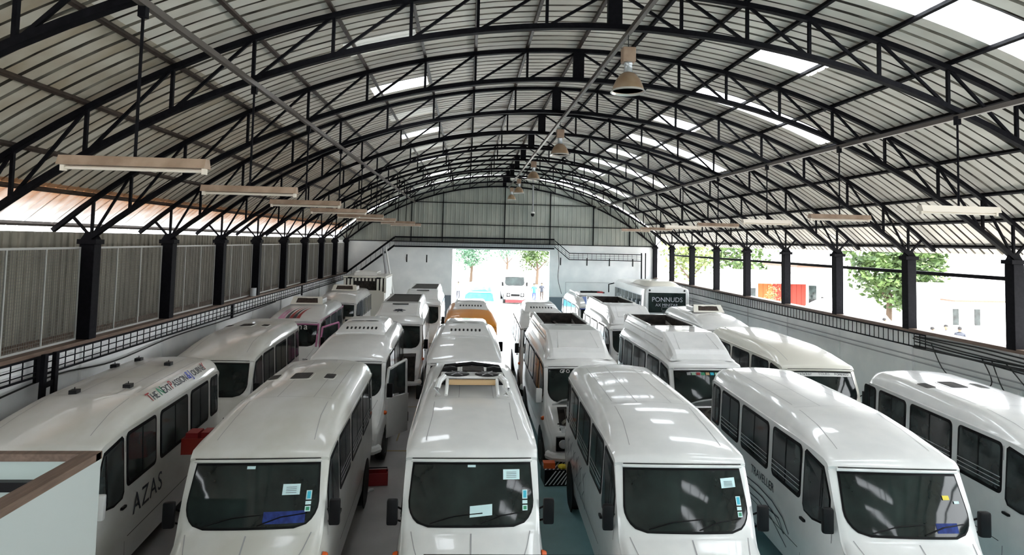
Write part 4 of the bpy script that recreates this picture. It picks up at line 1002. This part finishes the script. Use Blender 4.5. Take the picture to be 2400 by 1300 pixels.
# ------------------------------------------------------------------ cream truck body at the back left
tk = thing('stripped_bus', 'cream stripped bus front with ribbed panels and open windshield, back left corner', 'bus', (-5.75, 36.9, 0))
MB().box(-1.15, 1.15, 0, 3.2, .5, 2.35).obj('lower_body', 'ivory', tk, bevel=.04)
MB().box(-1.2, 1.2, 0, 3.2, 3.12, 3.22).obj('roof_panel', 'ivory', tk, bevel=.03)
MB().box(-1.15, 1.15, .25, 3.1, 2.35, 3.1).obj('dark_cabin', 'dark', tk)
for i in range(12):
    x = -1.15 + i * .205
    z1 = 3.1
    if -.6 < x < .55: MB().box(x, x + .1, -.03, .03, 2.95, z1).obj('rib', 'ivory', tk)
    else: MB().box(x, x + .12, -.04, .04, 2.3, z1).obj('rib', 'ivory', tk)
MB().box(-.9, 1.0, -.02, .25, 2.3, 2.42).obj('dash_panel', 'ivory', tk)
MB().box(1.15, 1.19, .1, 3.1, 1.2, 3.1).obj('side_panel', 'plaster', tk)
MB().box(-.75, .55, 1.0, 1.05, 3.22, 3.42).box(-.75, .55, 2.6, 2.65, 3.22, 3.42).box(-.75, -.7, 1, 2.6, 3.36, 3.42).box(.5, .55, 1, 2.6, 3.36, 3.42).obj('roof_rack', 'plaster', tk)
for x in (-.8, .8): MB().box(x - .12, x + .12, -.08, .02, 3.08, 3.16).obj('marker_lamp', 'black', tk)
for sd in (-1, 1):
    for y in (.7, 2.5): a = cached('wh', wheel_meshes); link('wheel', a[0], tk, (sd * 1.03, y, .42)).scale = (1, 1.13, 1.13)
# stripped cab frame between the pink and the raised-roof minibus
cf = thing('cab_frame', 'pale door frame propped between the pink-trimmed and the black-well minibuses', 'frame', (-4.25, 26.2, 0))
MB().box(-.62, .62, 0, .08, .0, .12).box(-.62, -.54, 0, .08, 0, 2.2).box(.54, .62, 0, .08, 0, 2.2).box(-.62, .62, 0, .08, 2.1, 2.2).obj('frame', 'ivory', cf)
MB().box(-.54, .54, .03, .06, 1.2, 2.1).obj('pane', 'glass2', cf)
MB().box(-.54, .54, .03, .06, .12, 1.2).obj('lower_panel', 'ivory', cf)

# ------------------------------------------------------------------ things on the floor
bx = thing('toolbox', 'open-topped dark red toolbox on the grey floor behind the three-opening minibus', 'toolbox', (-1.88, 14.5, 0), .1)
MB().box(-.28, .28, -.14, .14, 0, .02).box(-.28, .28, -.14, -.12, 0, .26).box(-.28, .28, .12, .14, 0, .26).box(-.28, -.26, -.14, .14, 0, .26).box(.26, .28, -.14, .14, 0, .26).obj('tray', 'redp', bx)
MB().tube([(-.26, 0, .26), (-.26, 0, .34), (.26, 0, .34), (.26, 0, .26)], .012).obj('handle', 'steel', bx)
an = thing('metal_part', 'shiny cast metal part lying on the floor in front of the red toolbox', 'metal part', (-2.02, 13.9, 0), .3)
MB().lathe([(.05, 0), (.11, .02), (.12, .08), (.07, .12), (.05, .18), (.0, .18)], 14).obj('housing', 'rim', an, smooth=True)
MB().tube([(0, 0, .07), (.2, .05, .06)], .03, 8).tube([(0, 0, .07), (-.18, .08, .05)], .025, 8).obj('stub', 'rim', an, smooth=True)
cb = thing('cardboard', 'flat cardboard piece on a crate in the left aisle before the stripped minibus', 'cardboard', (-1.95, 19.6, 0), .2)
MB().box(-.3, .3, -.25, .25, 0, .26).obj('crate', 'black', cb); MB().box(-.33, .27, -.2, .3, .262, .275).obj('sheet', 'card', cb)
hz = thing('hazard_box', 'black box with white diagonal stripes under the open-hood minibus bumper', 'box', (2.12, 14.62, 0), .05)
MB().box(-.3, .3, -.3, .25, 0, .35).obj('box', 'black', hz, bevel=.01)
for i in range(7):
    x = -.30 + i * .09
    MB().add([(x, -.302, .03), (x + .03, -.302, .03), (min(.29, x + .27), -.302, .33), (min(.26, x + .24), -.302, .33)], [(0, 1, 2, 3)]).obj('stripe', 'plaster', hz)
    MB().add([(x, -.28, .352), (x + .03, -.28, .352), (min(.29, x + .27), .22, .352), (min(.26, x + .24), .22, .352)], [(0, 1, 2, 3)]).obj('stripe', 'plaster', hz)
tag(MB().lathe([(.10, 0), (.12, .03), (.09, .06), (.0, .06)], 7).obj('yellow_cap', 'yellow', loc=(2.25, 14.45, .353)), 'lumpy yellow cap on the striped black box', 'cap')
tag(MB().box(-.13, .13, -.1, .1, 0, .12).obj('brick', 'amber', loc=(1.95, 14.5, .353)), 'orange-brown block on the striped black box', 'block')
bk_ = thing('basket', 'red plastic basket resting on a stand between the slogan minibus and its neighbour', 'basket', (-4.60, 11.9, .08), .05)
MB().box(-.24, .24, -.28, -.26, 1.5, 1.75).box(-.24, .24, .26, .28, 1.5, 1.75).box(-.24, -.22, -.28, .28, 1.5, 1.75).box(.22, .24, -.28, .28, 1.5, 1.75).box(-.24, .24, -.28, .28, 1.48, 1.5).obj('basket_shell', 'red', bk_)
MB().box(-.2, .0, -.2, .1, 1.52, 1.82).box(.02, .15, -.1, .2, 1.52, 1.8).obj('contents', 'redp', bk_)
MB().box(-.05, .05, -.05, .05, -.08, 1.48).box(-.2, .2, -.2, .2, -.08, -.03).obj('stand', 'steel', bk_)
for y in (21.0, 16.7): tag(MB().box(-2.3, -1.1, y - .04, y + .04, .001, .004).obj('floor_line', 'linepaint'), 'worn yellow line painted across the grey aisle, %s one' % ('farther' if y > 18 else 'nearer'), 'floor marking')
tag(MB().box(-1.75, -1.71, 17.5, 20.6, .001, .004).obj('floor_line', 'linepaint'), 'worn line painted lengthwise along the grey aisle floor', 'floor marking')

# ------------------------------------------------------------------ booth at the lower left
bo = thing('booth', 'open-topped partition booth with brown wooden rim and pale panels, lower left', 'booth', (-3.5, 6.62, 0))
MB().box(-.035, 0, -5.0, 0, 0, 3.15).obj('side_panel', 'panel', bo)
MB().box(-3.2, -.035, -.04, 0, 0, 3.15).obj('end_panel', 'teal_panel', bo)
MB().box(-.16, .0, -5.0, .0, 3.15, 3.22).obj('top_rail', 'wood', bo); MB().box(-3.2, -.0, -.08, .02, 3.15, 3.22).obj('top_rail', 'wood', bo).location.z = .001
MB().box(-3.2, -.035, -.12, -.04, 2.88, 2.97).obj('inner_ledge', 'black', bo); MB().box(-3.2, -.035, -.05, -.035, 2.56, 2.58).obj('panel_joint', 'black', bo)
MB().box(-3.2, -.035, -5, -.05, .0, .05).obj('booth_floor', 'floor', bo)
tag(MB().bar((-0.080, 1.5, 4.634), (0.660, 1.5, 4.624), .012, .007).obj('parapet_rail', 'steel'), 'dark metal rail just below the viewer at the bottom edge of the picture', 'rail')

# ------------------------------------------------------------------ outside
def tree(x, y, h, r, lab, m='leaf', n=1500, z0=1.8):
    t = thing('tree', lab, 'tree', (x, y, 0))
    MB().tube([(0, 0, -.1), (.1, 0, h * .35), (-.1, .1, h * .7)], [.22, .16, .07], 7).tube([(.1, 0, h * .35), (r * .5, .2, h * .6)], [.1, .04], 5).tube([(.1, 0, h * .3), (-r * .5, -.2, h * .62)], [.1, .04], 5).obj('trunk', 'bark', t, smooth=True)
    b = MB(); rr = random.Random(int(x * 7 + y))
    blobs = [(rr.uniform(-.6, .6) * r, rr.uniform(-.5, .5) * r, z0 + (h - z0) * rr.uniform(.2, .85), r * rr.uniform(.35, .6)) for _ in range(9)]
    for i in range(n):
        bx_ = rr.choice(blobs); d = Vector((rr.gauss(0, 1), rr.gauss(0, 1), rr.gauss(0, 1))).normalized() * bx_[3] * rr.uniform(.6, 1)
        p = Vector(bx_[:3]) + d; a = Vector((rr.gauss(0, 1), rr.gauss(0, 1), rr.gauss(0, .6))).normalized(); c = a.cross(Vector((rr.gauss(0, 1), rr.gauss(0, 1), rr.gauss(0, 1)))).normalized()
        s = rr.uniform(.1, .22) * (r / 2.5); b.add([p - a * s, p - c * s * .5, p + a * s, p + c * s * .5], [(0, 1, 2, 3)])
    tag(b.obj('foliage', m, t), kind='stuff')
tree(28.9, 42.3, 6.2, 3.3, 'leafy green tree seen through the right openings', n=4200, z0=1.9)
tree(35.4, 48.2, 5.6, 2.1, 'yellow-green tree behind the second right column', 'leaf2', 1300)
tree(20.3, 41.2, 3.0, .8, 'small pale shrub in front of the red boards', 'leaf2', 500, .8)
tree(22, 62, 6.5, 3.5, 'distant hazy tree beyond the far right openings', 'leaf2', 1400)
tree(31, 70, 7.5, 4.5, 'far green tree over the yard wall', 'leaf', 1400)
tree(19, 75, 7, 3.6, 'far tree seen between the back right columns', 'leaf', 1200)
tree(.6, 85, 5.6, 2.8, 'green trees at the upper left of the gateway view', 'leaf3', 2200, 2.2)
tree(6.5, 104, 5.4, 2.6, 'low trees in the middle of the gateway view', 'leaf3', 700, 2.8)
tree(9.0, 82, 5.2, 2.6, 'yellowish tree at the upper right of the gateway view', 'leaf', 2200, 1.8)
hs = thing('kiosk', 'small building with red and orange board walls and pale awning', 'building', (21.5, 45.5, 0))
MB().box(-1.6, 3.4, 0, 4, 0, 3.1).obj('wall', 'plaster', hs)
for i in range(10): MB().box(-.3 + i * .36, .04 + i * .36, -.05, .0, 0, 3.0).obj('board', 'orangewall' if i < 3 else 'redwall', hs)
MB().box(-1.3, -.5, -.04, 0, .8, 2.4).obj('window', 'glass2', hs)
MB().add([(-2.2, -1.4, 2.9), (3.8, -1.4, 2.9), (3.8, 4.2, 3.6), (-2.2, 4.2, 3.6), (-2.2, -1.4, 2.82), (3.8, -1.4, 2.82), (3.8, 4.2, 3.5), (-2.2, 4.2, 3.5)], [(0, 1, 2, 3), (7, 6, 5, 4), (0, 4, 5, 1), (1, 5, 6, 2), (2, 6, 7, 3), (3, 7, 4, 0)]).obj('awning', 'galv', hs)
hb = thing('house', 'white house with a dark doorway behind the kiosk', 'building', (27.1, 48.2, 0))
MB().box(-1.5, 1.6, 0, 5, 0, 3.9).obj('wall', 'plaster', hb); MB().box(-.6, .0, -.04, 0, 0, 2.5).obj('door', 'glass2', hb); MB().box(-1.8, 1.7, -.5, 5.3, 3.9, 4.05).obj('roof', 'wood', hb)
hc = thing('house', 'pale timber-sided house behind the leafy tree', 'building', (38, 53, 0))
MB().box(-4, 5, 0, 5, 0, 3.4).obj('wall', 'plaster', hc)
for i in range(9): MB().box(-4, 5, -.05, 0, .2 + i * .36, .48 + i * .36).obj('siding_board', 'sidesheet' if i % 2 else 'plaster', hc)
for x in (-1.2, .3, 1.8): MB().box(x, x + .9, -.1, -.04, .7, 2.5).obj('window', 'glass2', hc)
hd = thing('house', 'white building with two narrow windows, seen by the nearest right column', 'building', (26.0, 32.4, 0))
MB().box(-1.3, 5, 0, 2.2, 0, 3.6).obj('wall', 'plaster', hd)
for x in (-.3, .9): MB().box(x, x + .3, -.04, 0, 1.5, 2.35).obj('window', 'glass2', hd)
MB().box(-1.0, 1.8, -1, 0, 2.8, 2.88).obj('canopy', 'wood', hd)
ht = thing('tarpaulin_heap', 'low white tarpaulin dome in the yard outside the right wall', 'tarpaulin', (22.8, 37.6, 0))
vs = []
for i in range(13):
    for j in range(13):
        u = -1 + i / 6; v_ = -1 + j / 6; vs.append((u * 2.1, v_ * 2.6, 2.35 * max(0, 1 - u ** 4) ** .5 * max(0, 1 - v_ ** 4) ** .5 * (1 - .12 * u * u) + .03 * math.sin(7 * u + 5 * v_)))
MB().add(vs, [(i * 13 + j, i * 13 + j + 1, (i + 1) * 13 + j + 1, (i + 1) * 13 + j) for i in range(12) for j in range(12)]).obj('cover', 'whitetarp', ht, smooth=True)
# vehicle under a blue tarpaulin, seen through the gateway
bt = thing('covered_car', 'car under a bright blue tarpaulin outside the gateway', 'car', (1.2, 60, 0))
vs = []
prof = [(-1.3, 0), (-1.25, .8), (-1.0, 1.15), (-.6, 1.6), (.5, 1.62), (.95, 1.3), (1.2, .8), (1.3, 0)]
for j in range(8):
    k_ = math.sin(PI * (j + .6) / 8.2) ** .35
    for x, z in prof: vs.append((x * (1 + .04 * math.sin(j * 2.3)), -2.1 + j * .6, z * k_ + .05 * math.sin(3 * x + j)))
MB().add(vs, [(j * 8 + i, j * 8 + i + 1, (j + 1) * 8 + i + 1, (j + 1) * 8 + i) for j in range(7) for i in range(7)] + [tuple(range(8)), tuple(56 + i for i in range(8))]).obj('tarpaulin', 'tarp', bt, smooth=True)
MB().box(-1.32, 1.32, -2.16, -2.12, .75, .82).obj('rope', 'plaster', bt)
for x in (-.9, .9): MB().lathe([(.3, -.1), (.33, 0), (.3, .1)], 16, c=(x, -1.6, .3), axis='X').obj('wheel', 'tyre', bt)
# white van facing the gateway
gv = van((4.25, 56.5), 0, 'white minibus parked outside, facing in through the gateway', bars=False, seams=False, wipers=False, L=6.2, mirrors=(1, 1), group='vehicles in the yard')
MB().box(-.85, .85, -.12, -.06, .15, .36).obj('lower_grille', 'redp', gv)

# ------------------------------------------------------------------ people (small, in the yard)
def person(x, y, rz, lab, shirt, legs, pose=0, h=1.68):
    k = h / 1.72
    J = {'pelvis': (0, 0, .93), 'chest': (0, -.02, 1.25), 'neck': (0, -.02, 1.47), 'head': (0, -.03, 1.60), 'crown': (0, -.02, 1.68)}
    V = [(0, 0, .93), (0, -.01, 1.1), (0, -.02, 1.3), (0, -.01, 1.44), (0, -.02, 1.50), (0, -.03, 1.58), (0, -.02, 1.66)]; Rr = [.13, .12, .145, .07, .055, .085, .075]; E_ = [(i, i + 1) for i in range(6)]
    for s in (-1, 1):
        b = len(V); st = .16 * s * (1 if pose else .3)
        V += [(s * .09, 0, .88), (s * .10, -st * .5, .48), (s * .10, st, .09), (s * .11, st - .12, .035)]; Rr += [.085, .06, .045, .04]; E_ += [(0, b), (b, b + 1), (b + 1, b + 2), (b + 2, b + 3)]
        b = len(V); sw = -.15 * s * (1 if pose else .2)
        V += [(s * .19, -.01, 1.39), (s * .24, .02 + sw * .4, 1.12), (s * .25, -.07 + sw, .90), (s * .25, -.10 + sw, .80)]; Rr += [.06, .045, .036, .03]; E_ += [(2, b), (b, b + 1), (b + 1, b + 2), (b + 2, b + 3)]
        hd_ = b + 3
        for f in range(4):
            b2 = len(V); V += [(s * (.235 + .012 * f), -.13 + sw + .018 * f, .755), (s * (.232 + .012 * f), -.125 + sw + .018 * f, .715 + (.01 if f in (0, 3) else 0))]; Rr += [.009, .008]; E_ += [(hd_, b2), (b2, b2 + 1)]
        b2 = len(V); V += [(s * .22, -.15 + sw, .79), (s * .215, -.165 + sw, .76)]; Rr += [.01, .008]; E_ += [(hd_, b2), (b2, b2 + 1)]
    me = bpy.data.meshes.new('p'); me.from_pydata([tuple(c * k for c in v) for v in V], E_, [])
    o = bpy.data.objects.new('tmp', me); COL.objects.link(o); md = o.modifiers.new('s', 'SKIN'); o.modifiers.new('u', 'SUBSURF').levels = 1
    for i, r in enumerate(Rr): me.skin_vertices[0].data[i].radius = (r * k * 1.15, r * k)
    me.skin_vertices[0].data[0].use_root = True
    dg = bpy.context.evaluated_depsgraph_get(); m2 = bpy.data.meshes.new_from_object(o.evaluated_get(dg)); bpy.data.objects.remove(o)
    m2.materials.clear()
    for mm in ('skin', shirt, legs, 'hair'): m2.materials.append(M[mm])
    for f in m2.polygons:
        c = f.center / k; f.use_smooth = True
        arm = abs(c.x) > .19
        f.material_index = 0 if c.z > 1.47 or (arm and c.z < 1.18) or c.z < .07 else (1 if c.z > .9 else 2)
    t = thing('person', lab, 'person', (x, y, 0), rz)
    link('body', m2, t)
    MB().lathe([(.0, .10), (.07, .08), (.098, .02), (.094, -.04), (.07, -.06)], 14, c=(0, .012 * k, 1.64 * k)).obj('hair', 'hair', t, smooth=True)
    MB().lathe([(.015, 0), (.008, .03), (.0, .035)], 6, c=(0, -.13 * k, 1.565 * k)).obj('nose', 'skin', t)
    for s in (-1, 1): MB().box(s * .035 - .014, s * .035 + .014, -.128 * k, -.118 * k, 1.60 * k, 1.612 * k).obj('eye', 'ink', t)
person(23.2, 30.6, .6, 'person with bowed dark hair outside the second right opening', 'redp', 'greywall', 0, 1.6)
person(23.75, 30.4, -.4, 'person in a grey shirt, left one of the close pair outside', 'greywall', 'ink', 0, 1.75)
person(24.3, 30.2, 2.6, 'person in dark clothes, right one of the close pair outside', 'ink', 'ink', 0, 1.68)
person(22.6, 33.4, 1.0, 'person in pale clothes in front of the white tarpaulin', 'greywall', 'greywall', 0, 1.7)
person(27.15, 47.4, .3, 'person in a red shirt standing by the white house doorway', 'redp', 'greywall', 1)
person(6.1, 57.5, .2, 'person in bright cyan clothes walking outside the gateway', 'cyan', 'darkblue', 1)
person(6.9, 58.5, -.2, 'person in dark clothes at the right of the gateway view', 'ink', 'purlin', 1)
person(-.7, 58.0, .1, 'thin dark figure at the left of the gateway view', 'greywall', 'ink', 1)
